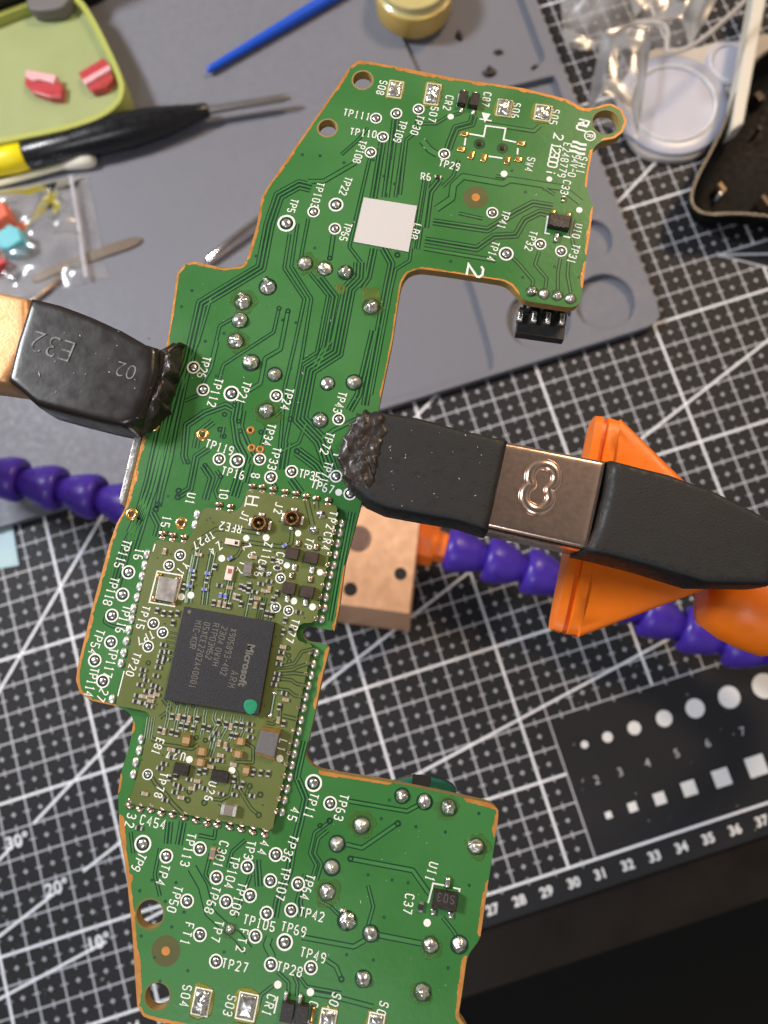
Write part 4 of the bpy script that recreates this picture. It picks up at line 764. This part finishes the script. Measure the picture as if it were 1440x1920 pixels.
# flared orange nozzle under the right clip
nz = 161.0
M0, M1 = at(1112, 782, nz), at(1032, 1183, nz); NK = at(1429, 1062, nz); N2 = at(1290, 990, nz)
ax = (NK-(M0+M1)/2).normalized(); ln = (M1-M0).normalized(); hw = (M1-M0).length/2
def loop(c, a, b, n=28, pw=1.0): 
    out = []
    for i in range(n):
        t = 2*math.pi*i/n; cc, ss = math.cos(t), math.sin(t); out.append(c+ln*a*math.copysign(abs(cc)**pw, cc)+Vector((0, 0, 1))*b*math.copysign(abs(ss)**pw, ss))
    return out
cM = (M0+M1)/2; rings = [loop(cM-ax*0.0001, hw*0.93, 0.0016, pw=0.35), loop(cM, hw*0.99, 0.0026, pw=0.35), loop(cM+ax*0.0012, hw, 0.0027, pw=0.35), loop(cM+ax*0.0013, hw*0.985, 0.0021, pw=0.35), loop(cM+ax*0.0019, hw*0.985, 0.0021, pw=0.35),
         loop(cM+ax*0.0020, hw, 0.0028, pw=0.35), loop(cM+ax*0.0034, hw*0.99, 0.0029, pw=0.38)]
cS = cM+ax*0.0036
for t in (0.0, 0.12, 0.3, 0.5, 0.65, 0.78): rings.append(loop(cS.lerp(NK, t), hw*(1-t), 0.0025+0.0030*t*t, pw=0.16+0.6*t*t))
m = MB(); q = [p for r in rings for p in r]; n = 28; fs = [tuple(range(n))]
for k in range(len(rings)-1):
    for i in range(n): j = (i+1) % n; fs.append((k*n+j, k*n+i, k*n+n+i, k*n+n+j))
m.add(q, fs); noz = m.build('flared_nozzle', orange, hh, smooth=True, angle=35)
m = MB(); d = at(1470, 1128, nz)-NK; m.lathe([(-0.004, 0.0048), (-0.003, 0.0062), (0.0, 0.0068), (0.003, 0.0068), (0.006, 0.0064), (0.0062, 0.0050), (0.010, 0.0050)], at(1385, 1118, nz), at(1470, 1160, nz)-at(1385, 1118, nz), n=28); m.build('nozzle_socket', orange, hh, smooth=True, angle=50)
# ---- right clip
def jag(pts, a=4.0, step=7.0):
    q = resample([Vector(p) for p in pts], step); return [(p.x+random.uniform(-a, a), p.y+random.uniform(-a, a)) for p in q]
def slab(name, pts, z0, z1, mt, par, nzv=0.0, nsc=300, power=2.6, step=0.0008, smooth=True, rings=8, bot=0.0):
    m = MB(); m.pillow(P2(pts, z1), z0*MM, (z1-z0)*MM, nz=nzv*MM, nsc=nsc, power=power, step=step, rings=rings, bottom=bot*MM); return m.build(name, mt, par, smooth=smooth)
zc0, zc1 = ZB+0.5, ZB+4.0
rc = slab('alligator_clip', [(905, 815), (1145, 862), (1108, 1036), (880, 985)], zc0-3.2, zc1-0.9, copper, hh, 0.0, power=18.0, rings=14)
rc['label'] = 'copper clip with black heat shrink gripping the neck of the board'
pe = [(1018, 870)]; 
def peanut(c1, c2, r):
    a = Vector(c1); b = Vector(c2); D = (b-a).length; th = math.atan2(b.y-a.y, b.x-a.x); al = math.acos(D/2/r); out = []
    for c, t0 in ((a, th), (b, th+math.pi)):
        for k in range(14): t = t0+al+(2*math.pi-2*al)*k/14; out.append((c.x+r*math.cos(t), c.y+r*math.sin(t)))
    return out
zk = zc1-0.92; pk = [Vector((p.x, p.y, zk*MM)) for p in P2([tuple(q) for q in chaikin(peanut((1019, 896), (1008, 932), 25), 2)], zk)]
m = MB(); nk = len(pk); q = []; fs = []
for i in range(nk):
    t_ = (pk[(i+1) % nk]-pk[i-1]).normalized(); n_ = Vector((t_.y, -t_.x, 0))
    for k in range(9): a_ = math.pi*k/8; q.append(pk[i]+n_*math.cos(a_)*0.00078+Vector((0, 0, 1))*(math.sin(a_)*0.00055-0.00004))
for i in range(nk):
    for k in range(8): i2 = (i+1) % nk; fs.append((i*9+k, i2*9+k, i2*9+k+1, i*9+k+1))
m.add(q, fs); m.build('embossed_loop', copper, rc, smooth=True)
slab('heat_shrink_sleeve', [(655, 800), (672, 775), (700, 765), (735, 772), (780, 778), (860, 800), (957, 823), (945, 880), (930, 950), (918, 998), (860, 980), (790, 968), (720, 955), (683, 938), (650, 910), (640, 872)], zc0-0.3, zc1, rubber, rc, 0.06, 260, power=18.0, rings=15, bot=2.6)
slab('charred_jaw_tip', jag([(645, 800), (666, 770), (690, 762), (722, 771), (735, 800), (716, 850), (706, 900), (694, 932), (660, 918), (639, 892), (632, 862), (636, 825)]), zc0-0.5, zc1+0.2, char, rc, 0.5, 650, power=7.0, step=0.0004, rings=14, bot=0.6)
slab('heat_shrink_sleeve', [(1143, 857), (1255, 885), (1340, 915), (1400, 945), (1475, 985), (1455, 1100), (1330, 1098), (1240, 1070), (1150, 1046), (1096, 1034), (1118, 985), (1135, 920)], zc0-2.0, zc1+0.3, rubber, rc, 0.07, 200, power=18.0, rings=15, bot=2.0)
slab('lower_jaw', [(700, 800), (950, 842), (930, 975), (690, 915)], ZB-6.5, ZB-TB-0.05, rubber, rc, 0.05, 250, power=3.0)
beads = [dome_mesh('flux_bead', mat('flux_glass', (0.05, 0.035, 0.025), 0.15, vary=0.3, coat=0.4), 0.3, 70+i, 10, 4, 0.7) for i in range(3)]
for _ in range(14):
    u, v = random.uniform(665, 760), random.uniform(785, 925); s = mpp(u, v, zc1); place('flux_bead', random.choice(beads), rc, at(u, v, zc1-0.25), s*random.uniform(1.5, 3.5))
slab('clip_hinge_post', [(1120, 900), (1200, 915), (1180, 1010), (1100, 990)], nz+1.0, zc0-2.0, orange, hh, power=6)
# ---- left clip
lc = slab('alligator_clip', [(-190, 500), (58, 556), (60, 640), (14, 722), (-215, 690)], zc0-3.0, zc1-0.5, brass, hh, 0.0, power=18.0, rings=14)
lc['label'] = 'golden clip with burnt printed heat shrink gripping the board edge'
slab('heat_shrink_sleeve', [(52, 552), (110, 566), (168, 588), (230, 616), (275, 642), (300, 650), (298, 700), (285, 745), (262, 790), (238, 802), (180, 790), (120, 775), (60, 758), (6, 712), (24, 640)], zc0-1.2, zc1+0.2, brown_rubber, lc, 0.05, 160, power=18.0, rings=15, bot=2.0)
slab('charred_jaw_tip', jag([(281, 650), (300, 640), (328, 629), (330, 648), (322, 690), (308, 735), (297, 768), (268, 797), (240, 796), (255, 760), (266, 720), (270, 680)]), zc0-0.6, zc1-0.6, char, lc, 0.85, 600, power=2.6, step=0.0004, rings=14, bot=0.5)
slab('lower_jaw', [(120, 590), (318, 650), (300, 740), (110, 740)], ZB-6.5, ZB-TB-0.05, rubber, lc, 0.05, 250, power=3.0)
for _ in range(22):
    u, v = random.uniform(120, 285), random.uniform(620, 785); s = mpp(u, v, zc1)
    if (u-60)*0.28+560 < v-10: place('flux_bead', random.choice(beads), lc, at(u, v, zc1-0.1), s*random.uniform(1.2, 3.2))
zt = zc1+0.29
def l2(a, b): return (at(*b, zt)-at(*a, zt)).to_2d().normalized()
d = l2((143, 660), (57, 633)); font_mb('E32', at(99, 647, zt), d, 60*mpp(99, 647, zt), zt*MM, -0.018).build('sleeve_print', fadeink, lc)
font_mb('02', at(236, 693, zt), d, 42*mpp(236, 693, zt), (zt-0.05)*MM, -0.018).build('sleeve_print', fadeink, lc)
# ================================================================== things lying round on the tray and mat
def prof_thing(name, label, cat, parts, group=None):
    t = thing(name, label, cat, parts[0][1]); out = []
    for pn, a, b, prof, mt in parts:
        m = MB(); L = (b-a).length; m.lathe([(x*L, r*MM) for x, r in prof], a, b-a, n=22); m.build(pn, mt, t, smooth=True, angle=45)
    return t
yel = mat('yellow_plastic', (0.85, 0.70, 0.0), 0.4, vary=0.05)
blkg = mat('black_gloss_plastic', (0.008, 0.008, 0.010), 0.28, vary=0.2, nscale=300)
zz = ZT+6.6
prof_thing('screwdriver', 'black and yellow screwdriver lying on the grey tray', 'screwdriver', [
    ('handle', at(48, 292, zz), at(392, 206, zz-1), [(0, 5.0), (0.02, 5.7), (0.25, 5.6), (0.34, 6.4), (0.55, 6.9), (0.75, 5.6), (0.92, 3.4), (0.985, 2.8), (1, 2.0)], blkg),
    ('handle_end', at(-120, 334, zz), at(52, 291, zz), [(0, 3.6), (0.1, 4.6), (0.6, 4.8), (0.8, 5.4), (0.97, 5.3), (1, 4.6)], yel),
    ('shaft', at(385, 208, zz-1), at(545, 182, zz-1), [(0, 1.6), (0.9, 1.5), (1, 0.8)], mat('dark_steel', (0.35, 0.33, 0.32), 0.35, 0.9))])
cot = mat('cotton', (0.80, 0.77, 0.66), 0.9, vary=0.08, nscale=2500, bump=0.8, bscale=2500); stick = mat('paper_stick', (0.78, 0.75, 0.55), 0.7)
zq = ZT+2.6
prof_thing('cotton_swab', 'cotton swab with white fluffy head beside the screwdriver', 'cotton swab', [
    ('swab_head', at(118, 311, zq), at(180, 294, zq), [(0, 1.3), (0.15, 2.0), (0.4, 2.7), (0.65, 3.4), (0.85, 3.4), (0.95, 2.4), (1, 0.6)], cot),
    ('swab_stick', at(-90, 368, zq), at(125, 309, zq), [(0, 1.25), (1, 1.25)], stick)])
blue = mat('blue_plastic', (0.010, 0.085, 0.60), 0.35, vary=0.05)
zq = ZT+2.4
prof_thing('blue_stick', 'thin tapered blue plastic stick lying on the grey tray', 'plastic stick', [('stick_body', at(388, 133, zq), at(790, -105, zq), [(0, 0.5), (0.008, 1.2), (0.02, 1.45), (0.3, 2.0), (0.6, 2.5), (1, 2.6)], blue)])
zq = ZT+1.8
prof_thing('steel_tweezers', 'slim polished steel tool lying partly under the green board', 'steel tool', [('rod', at(386, 492, zq), at(640, 300, zq), [(0, 1.0), (0.02, 1.9), (0.25, 2.4), (1, 2.6)], mat('polished_steel', (0.80, 0.72, 0.68), 0.16, 1.0, vary=0.05))])
m = MB(); m.prism(chaikin(P2([(266, 447), (248, 446), (205, 460), (100, 500), (60, 520), (64, 534), (105, 516), (205, 481), (250, 466), (268, 455)], ZT), 1), (ZT+0.1)*MM, (ZT+0.9)*MM, bev=0.0002)
tag(m.build('metal_spatula', mat('dull_bronze', (0.16, 0.12, 0.09), 0.5, 0.6, vary=0.2)), 'dull flat metal spatula tip sticking out from under the clear bag', 'spatula')
m = MB(); m.lathe([(0, 0.0009), (0.026, 0.0011)], at(112, 523, ZT+1.2), at(20, 600, ZT+1.2)-at(112, 523, ZT+1.2), n=12)
tag(m.build('metal_pick', mat('worn_steel', (0.55, 0.42, 0.34), 0.4, 0.8, vary=0.3), smooth=True), 'short worn metal pick near the golden clip', 'metal pick')
# flux jar
jar = thing('flux_jar', 'round yellow flux jar standing on the grey tray', 'jar', at(776, 16, ZT))
jc = at(776, 16, ZT-1.3); amber = mat('amber_flux', (0.70, 0.48, 0.11), 0.42, vary=0.10, nscale=120, sss=0.25, coat=0.3); amb2 = mat('pale_amber', (0.55, 0.47, 0.20), 0.3, vary=0.15, nscale=150, coat=0.4)
R0 = 0.0160
m = MB(); m.lathe([(0, R0*0.93), (0.0015, R0), (0.011, R0*1.02), (0.0112, R0*0.985)], jc, Vector((0, 0, 1)), n=48); m.build('jar_body', amber, jar, smooth=True, angle=40)
m = MB(); m.lathe([(0.0112, R0*0.985), (0.0118, R0*0.93), (0.0145, R0*0.92), (0.0148, R0*0.90), (0.0148, R0*0.84), (0.0120, R0*0.83), (0.0118, R0*0.7), (0.0121, 0.0001)], jc, Vector((0, 0, 1)), n=48, caps=False); m.build('jar_neck', amb2, jar, smooth=True, angle=40)
# green dish with two red plastic pieces
gt = 17.0
GO = [(-260, 120), (-60, 45), (60, -2), (120, -14), (150, -6), (172, 25), (205, 88), (232, 150), (233, 172), (224, 196), (190, 222), (120, 245), (0, 268), (-150, 292), (-280, 300)]
gd = thing('green_dish', 'shallow pale green plastic dish holding two red pieces', 'dish', at(60, 150, ZT))
gm = mat('green_translucent_plastic', (0.34, 0.385, 0.175), 0.45, vary=0.06, nscale=100, sss=0.2); gr = mat('green_rim_plastic', (0.42, 0.45, 0.11), 0.4, vary=0.06)
go = chaikin(P2(GO, gt), 2); gi = offset(go if area([Vector((p[0], p[1])) for p in go]) > 0 else list(reversed(go)), 0.0022, True)
m = MB(); m.prism(offset(go, 0.0006 if area(go) > 0 else -0.0006, True), ZT*MM, (gt-4)*MM); m.build('dish_floor', gm, gd)
me = fill_mesh('dish_rim', [go, gi], (gt-8)*MM, gt*MM, [gr, gr], gd.location); ro = link('dish_rim', me, gd); bv = ro.modifiers.new('bevel', 'BEVEL'); bv.width = 0.0007; bv.segments = 3; bv.limit_method = 'ANGLE'
redp = mat('red_plastic', (0.48, 0.055, 0.065), 0.3, vary=0.15, nscale=500, coat=0.3); pinkp = mat('pink_face', (0.78, 0.42, 0.45), 0.35, vary=0.25, nscale=900)
def blk3(name, label, topq, faceq, gold_pins):
    zf = gt-4; t = thing(name, label, 'plastic piece', at(*topq[0], zf), 'red plastic pieces in the green dish')
    m = MB(); m.prism(P2(faceq, zf+3.2), zf*MM, (zf+3.2)*MM, bev=0.0005); m.build('piece_body', redp, t)
    m = MB(); m.prism(P2(topq, zf+4.2), (zf+0.2)*MM, (zf+4.2)*MM, bev=0.0004); m.build('piece_wall', pinkp, t)
    for u, v in gold_pins: m = MB(); m.lathe([(0, 0.0007), (0.0024, 0.0007)], at(u, v, zf+1), Vector((0, 0, 1)), n=10); m.build('piece_pin', gold, t)
blk3('red_connector', 'red plastic piece with pale ridge standing in the middle of the dish', [(48, 130), (106, 140), (100, 156), (92, 152), (75, 148), (62, 150), (47, 143)], [(46, 142), (104, 150), (117, 158), (114, 183), (92, 182), (62, 172), (46, 158)], [])
blk3('red_connector', 'dark red plastic piece with pin tips near the rim of the dish', [(153, 149), (205, 120), (208, 130), (160, 158)], [(146, 136), (194, 107), (206, 122), (213, 146), (198, 163), (172, 170), (158, 156)], [(213, 149), (197, 164)])
m = MB(); m.prism(chaikin(P2([(45, -60), (155, -70), (128, 6), (105, 17), (60, 20), (48, 8)], gt+2), 2), (gt-3)*MM, (gt+2)*MM, bev=0.0008)
tag(m.build('grey_strap', mat('grey_rubber', (0.16, 0.15, 0.15), 0.6)), 'grey rubber tab lying over the rim of the green dish', 'rubber tab')
m = MB(); m.prism(P2([(-200, -190), (140, -330), (150, -110), (30, -62), (-200, 20)], 30), ZT*MM, 0.030, bev=0.002)
tag(m.build('black_box', mat('black_card', (0.012, 0.012, 0.013), 0.5)), 'plain black box standing behind the green dish', 'box')
# clear zip bag with coloured parts
bag = thing('zip_bag', 'clear zip bag of small coloured parts lying on the grey tray', 'plastic bag', at(60, 430, ZT))
def film_mat(name, lo, hi, rough, sc, col):
    mt = bpy.data.materials.new(name); mt.use_nodes = True; nt = mt.node_tree; N = nt.nodes; L = nt.links
    for n_ in list(N): N.remove(n_)
    out = N.new('ShaderNodeOutputMaterial'); mix = N.new('ShaderNodeMixShader'); tr_ = N.new('ShaderNodeBsdfTransparent'); gl = N.new('ShaderNodeBsdfGlossy'); gl.inputs['Roughness'].default_value = rough; gl.inputs['Color'].default_value = (0.9, 0.9, 0.92, 1)
    df = N.new('ShaderNodeBsdfDiffuse'); df.inputs['Color'].default_value = col; m2 = N.new('ShaderNodeMixShader'); fr = N.new('ShaderNodeFresnel'); fr.inputs['IOR'].default_value = 1.45
    ns = N.new('ShaderNodeTexNoise'); ns.inputs['Scale'].default_value = sc; gp = N.new('ShaderNodeNewGeometry'); rp_ = N.new('ShaderNodeMapRange'); rp_.inputs[1].default_value = 0.3; rp_.inputs[2].default_value = 0.7; rp_.inputs[3].default_value = lo; rp_.inputs[4].default_value = hi
    L.new(gp.outputs['Position'], ns.inputs['Vector']); L.new(ns.outputs['Fac'], rp_.inputs[0]); L.new(rp_.outputs[0], mix.inputs[0]); L.new(tr_.outputs[0], mix.inputs[1]); L.new(df.outputs[0], mix.inputs[2])
    L.new(fr.outputs[0], m2.inputs[0]); L.new(mix.outputs[0], m2.inputs[1]); L.new(gl.outputs[0], m2.inputs[2]); L.new(m2.outputs[0], out.inputs[0]); return mt
film = film_mat('clear_film', 0.03, 0.20, 0.16, 130, (0.62, 0.60, 0.60, 1)); haze_film = film_mat('hazy_film', 0.10, 0.50, 0.30, 70, (0.50, 0.47, 0.46, 1))
def sheet(name, c4, z, amp, nsc, par, mt, n=34, seed=0.0, th=0.0002):
    A4 = [at(u, v, z) for u, v in c4]; m = MB(); q = []; fs = []
    for i in range(n+1):
        for j in range(n+1):
            a, b = i/n, j/n; p = A4[0]*(1-a)*(1-b)+A4[1]*a*(1-b)+A4[2]*a*b+A4[3]*(1-a)*b; e = min(1, 5*min(a, b, 1-a, 1-b)+0.12)
            zq = abs(noise.noise(p*nsc+Vector((seed, 0, 0))))+0.5*abs(noise.noise(p*nsc*2.3+Vector((0, seed, 0)))); q.append((p.x, p.y, p.z+amp*zq*e))
    for i in range(n):
        for j in range(n): k = i*(n+1)+j; fs.append((k, k+n+1, k+n+2, k+1))
    m.add(q, fs); return m.build(name, mt, par, smooth=True)
sheet('bag_film', [(-140, 380), (165, 328), (203, 521), (-150, 600)], ZT+0.6, 0.0085, 38, bag, film, seed=2.2)
sheet('bag_back', [(-140, 380), (165, 328), (203, 521), (-150, 600)], ZT+0.25, 0.0, 55, bag, film, n=4)
m = MB(); m.ribbon([at(134, 332, ZT+2).to_2d(), at(150, 430, ZT+2).to_2d(), at(163, 522, ZT+2).to_2d()], 0.0014, (ZT+3.2)*MM, (ZT+1)*MM); m.build('zip_seal', mat('milky_strip', (0.66, 0.64, 0.70), 0.4, alpha=0.5), bag)
for nm, lb, u, v, w, h, t, col in (('orange_block', 'orange red block inside the clear zip bag', 2, 412, 26, 26, 6, (0.72, 0.14, 0.07)), ('cyan_block', 'light blue cube inside the clear zip bag', 34, 462, 24, 22, 7, (0.14, 0.50, 0.58)), ('red_stick', 'dark red rod at the bottom of the clear zip bag', 4, 504, 20, 9, 4, (0.45, 0.03, 0.03)), ('orange_block', 'small orange block below the cyan cube in the zip bag', -12, 466, 16, 14, 4, (0.70, 0.20, 0.05))):
    d, n_ = axes(u, v, ZT, -0.5); s = mpp(u, v, ZT); m = MB(); m.prism([(at(u, v, ZT)+d*w*sx*s+n_*h*sy*s).to_2d() for sx, sy in ((-1, -0.6), (-0.4, -1), (0.8, -0.9), (1, 0.2), (0.5, 1), (-0.7, 0.8))], (ZT+0.5)*MM, (ZT+0.5+t)*MM, bev=0.0008)
    tag(m.build(nm, mat(nm+str(u), col, 0.4, vary=0.1)), lb, 'plastic part')
m = MB(); m.add([(*at(u, v, 0).to_2d(), 0.0006) for u, v in ((-60, 1000), (25, 985), (37, 1060), (-60, 1078))], [(0, 1, 2, 3)]); m.prism(P2([(-60, 1000), (25, 985), (37, 1060), (-60, 1078)], 0), 0.0002, 0.0005)
m = MB(); m.prism(P2([(-60, 1000), (25, 985), (37, 1060), (-60, 1078)], 0), 0.0003, 0.0007); tag(m.build('plastic_scrap', mat('pale_blue_film', (0.42, 0.60, 0.66), 0.4, vary=0.1, alpha=0.8)), 'pale blue plastic scrap lying on the cutting mat', 'plastic scrap')
# ---- top right: white twin-cup plate, wrap, black shell
pl = thing('palette_plate', 'pale plastic palette with round raised cups on the cutting mat', 'palette', at(1275, 190, 0))
pw = mat('pale_lilac_plastic', (0.44, 0.46, 0.57), 0.38, vary=0.04, nscale=150, coat=0.2); pw3 = mat('ring_highlight_plastic', (0.88, 0.85, 0.82), 0.3); pw2 = mat('ivory_plastic', (0.56, 0.51, 0.47), 0.4, vary=0.05, nscale=150)  # the cup ring's white highlight is painted into its base colour
PO = [(1168, 175), (1170, 240), (1200, 290), (1260, 302), (1320, 292), (1352, 240), (1365, 180), (1395, 150), (1500, 160), (1500, 60), (1420, 62), (1385, 75), (1345, 78), (1300, 90), (1230, 85), (1190, 110)]
m = MB(); m.prism(chaikin(P2(PO, 3), 2), 0.0003, 0.003, bev=0.0008); m.build('plate_sheet', pw2, pl)
def cup(u, v, r, zb, ztop, rin, name='cup'):
    c = at(u, v, ztop); c.z = zb*MM; s = mpp(u, v, ztop); h = (ztop-zb)*MM; r *= s; rin *= s
    m = MB(); m.lathe([(0, r*0.97), (h*0.5, r), (h*0.92, r), (h, r*0.97), (h, rin*0.99), (h-0.0004, rin*0.97), (h-0.0005, 0.0001)], c, Vector((0, 0, 1)), n=64, caps=False); o = m.build(name, pw, pl, smooth=True, angle=35)
    m = MB(); m.lathe([(h-0.0001, rin*1.055), (h+0.0006, rin*1.05), (h+0.0009, rin*1.025), (h+0.0006, rin), (h-0.0006, rin*0.985)], c, Vector((0, 0, 1)), n=64, caps=False); m.build('cup_ring', pw3, o, smooth=True, angle=60); return o
cup(1262, 194, 105, 0.6, 5, 78); cup(1371, 118, 46, 1, 4.2, 38)
sb = thing('plastic_wrap', 'crumpled clear plastic wrap draped beside the pale palette', 'plastic wrap', at(1200, 60, 3))
sheet('wrap_film', [(1040, -80), (1400, -100), (1290, 95), (1060, 95)], 9, 0.030, 20, sb, haze_film, n=40, seed=5.0)
sheet('wrap_tail', [(1130, 60), (1225, 40), (1195, 260), (1095, 225)], 11, 0.010, 30, sb, haze_film, n=26, seed=8.0)
m = MB(); pth = [at(u, v, 27) for u, v in ((1190, 42), (1238, 44), (1252, 60), (1250, 92), (1262, 98), (1310, 78), (1390, 8), (1420, -30))]
for a, b in zip(smooth_path(pth, 4), smooth_path(pth, 4)[1:]): m.lathe([(0, 0.0010), ((b-a).length, 0.0010)], a, b-a, n=8, caps=False)
m.build('wrap_folded_edge', mat('milky_edge', (0.60, 0.57, 0.56), 0.3, alpha=0.6), sb, smooth=True)
# white rod and dark shell
zr = 15
rdt = mat('ivory_rod', (0.68, 0.64, 0.56), 0.45, vary=0.06)
m = MB(); m.prism(P2([(1418, -40), (1442, -40), (1392, 235), (1368, 250), (1376, 190)], zr), (zr-6)*MM, (zr+1.5)*MM, bev=0.0008); sh = thing('controller_shell', 'black plastic controller shell with pale rim lying hollow side up', 'controller shell', at(1400, 300, 0))
m.build('pale_rim_strip', rdt, sh)
SO = [(1520, 60), (1425, 100), (1400, 140), (1384, 165), (1362, 225), (1335, 280), (1305, 335), (1294, 368), (1300, 392), (1326, 404), (1372, 400), (1440, 405), (1540, 425), (1640, 420), (1700, 330), (1690, 170), (1610, 70)]
so = chaikin(P2(SO, zr), 2, True); shm = mat('black_shell_plastic', (0.004, 0.0036, 0.0034), 0.6, vary=0.25, nscale=400, spec=0.2)
sc = sum([Vector(p) for p in so], Vector((0, 0)))/len(so)
m = MB(); n_ = len(so); lv = [(1.0, zr), (0.99, zr+0.4), (0.97, zr+0.2), (0.955, zr-2), (0.92, zr-9), (0.7, zr-12)]; q = []; fs = []
low = [(1.0, zr), (0.95, zr-3), (0.88, 4), (0.82, 0.2)]
for s_, z_ in lv: q += [(*(sc+(Vector(p)-sc)*s_), z_*MM) for p in so]
for k in range(len(lv)-1): fs += [(k*n_+i, k*n_+(i+1) % n_, (k+1)*n_+(i+1) % n_, (k+1)*n_+i) for i in range(n_)]
fs.append(tuple((len(lv)-1)*n_+i for i in range(n_))); m.add(q, fs)
q = [(*(sc+(Vector(p)-sc)*s_), z_*MM) for s_, z_ in low for p in so]; fs = []
for k in range(len(low)-1): fs += [(k*n_+(i+1) % n_, k*n_+i, (k+1)*n_+i, (k+1)*n_+(i+1) % n_) for i in range(n_)]
m.add(q, fs); m.build('shell_body', shm, sh, smooth=True)
m = MB(); m.ribbon([Vector(p) for p in so], 0.0009, (zr+0.5)*MM, (zr-0.8)*MM, 0, True); m.build('shell_lip', mat('worn_brown_edge', (0.018, 0.014, 0.012), 0.35, vary=0.3), sh)
for u, v, w, h, cn in ((1355, 350, 8, 20, (0.16, 0.10, 0.05)), (1425, 180, 14, 20, (0.03, 0.02, 0.015)), (1352, 362, 5, 5, (0.6, 0.6, 0.6)), (1425, 240, 5, 5, (0.5, 0.5, 0.5)), (1437, 375, 8, 26, (0.06, 0.035, 0.02))):
    d, n2 = axes(u, v, 8, -0.5); s = mpp(u, v, 8); m = MB(); m.box(at(u, v, 8), d*w/2*s, n2*h/2*s, 0.006, 0.002, inset=0.1); m.build('shell_screw_post', mat('post%d' % u, cn, 0.4, 0.4), sh)

# ------------------------------------------------------------------ dust and lint
def specks(name, pts, z, par, mt, rmin, rmax):
    m = MB()
    for u, v in pts:
        c = at(u, v, z); a = random.uniform(0, 6.28); r = random.uniform(rmin, rmax)*MM; l = r*random.choice((1, 1, 1.6, 4)); d = Vector((math.cos(a), math.sin(a))); n_ = Vector((-d.y, d.x)); c2 = c.to_2d()
        q = [c2+d*l, c2+n_*r*0.7, c2-d*l*0.9, c2-n_*r*0.8]; m.add([(p.x, p.y, z*MM) for p in q]+[(c.x, c.y, z*MM+r*0.5)], [(0, 1, 4), (1, 2, 4), (2, 3, 4), (3, 0, 4)])
    m.build(name, mt, par, kind='stuff')
lint = mat('pale_lint', (0.55, 0.52, 0.48), 0.8)
specks('dust', [(random.uniform(720, 915), random.uniform(800, 950)) for _ in range(26)]+[(random.uniform(1150, 1420), random.uniform(930, 1060)) for _ in range(24)], zc1+0.03, rc, lint, 0.04, 0.11)
specks('dust', [(random.uniform(70, 260), random.uniform(620, 740)) for _ in range(22)], zc1+0.28, lc, lint, 0.04, 0.12)
specks('dust', [(random.uniform(350, 690), random.uniform(520, 780)) for _ in range(26)]+[(random.uniform(600, 840), random.uniform(1520, 1880)) for _ in range(26)]+[(random.uniform(660, 1060), random.uniform(210, 480)) for _ in range(22)], ZB+0.03, bd, lint, 0.03, 0.08)
specks('lint', [(random.uniform(900, 1430), random.uniform(640, 1560)) for _ in range(60)]+[(random.uniform(5, 200), random.uniform(1000, 1900)) for _ in range(40)], 0.12, cm, lint, 0.12, 0.3)
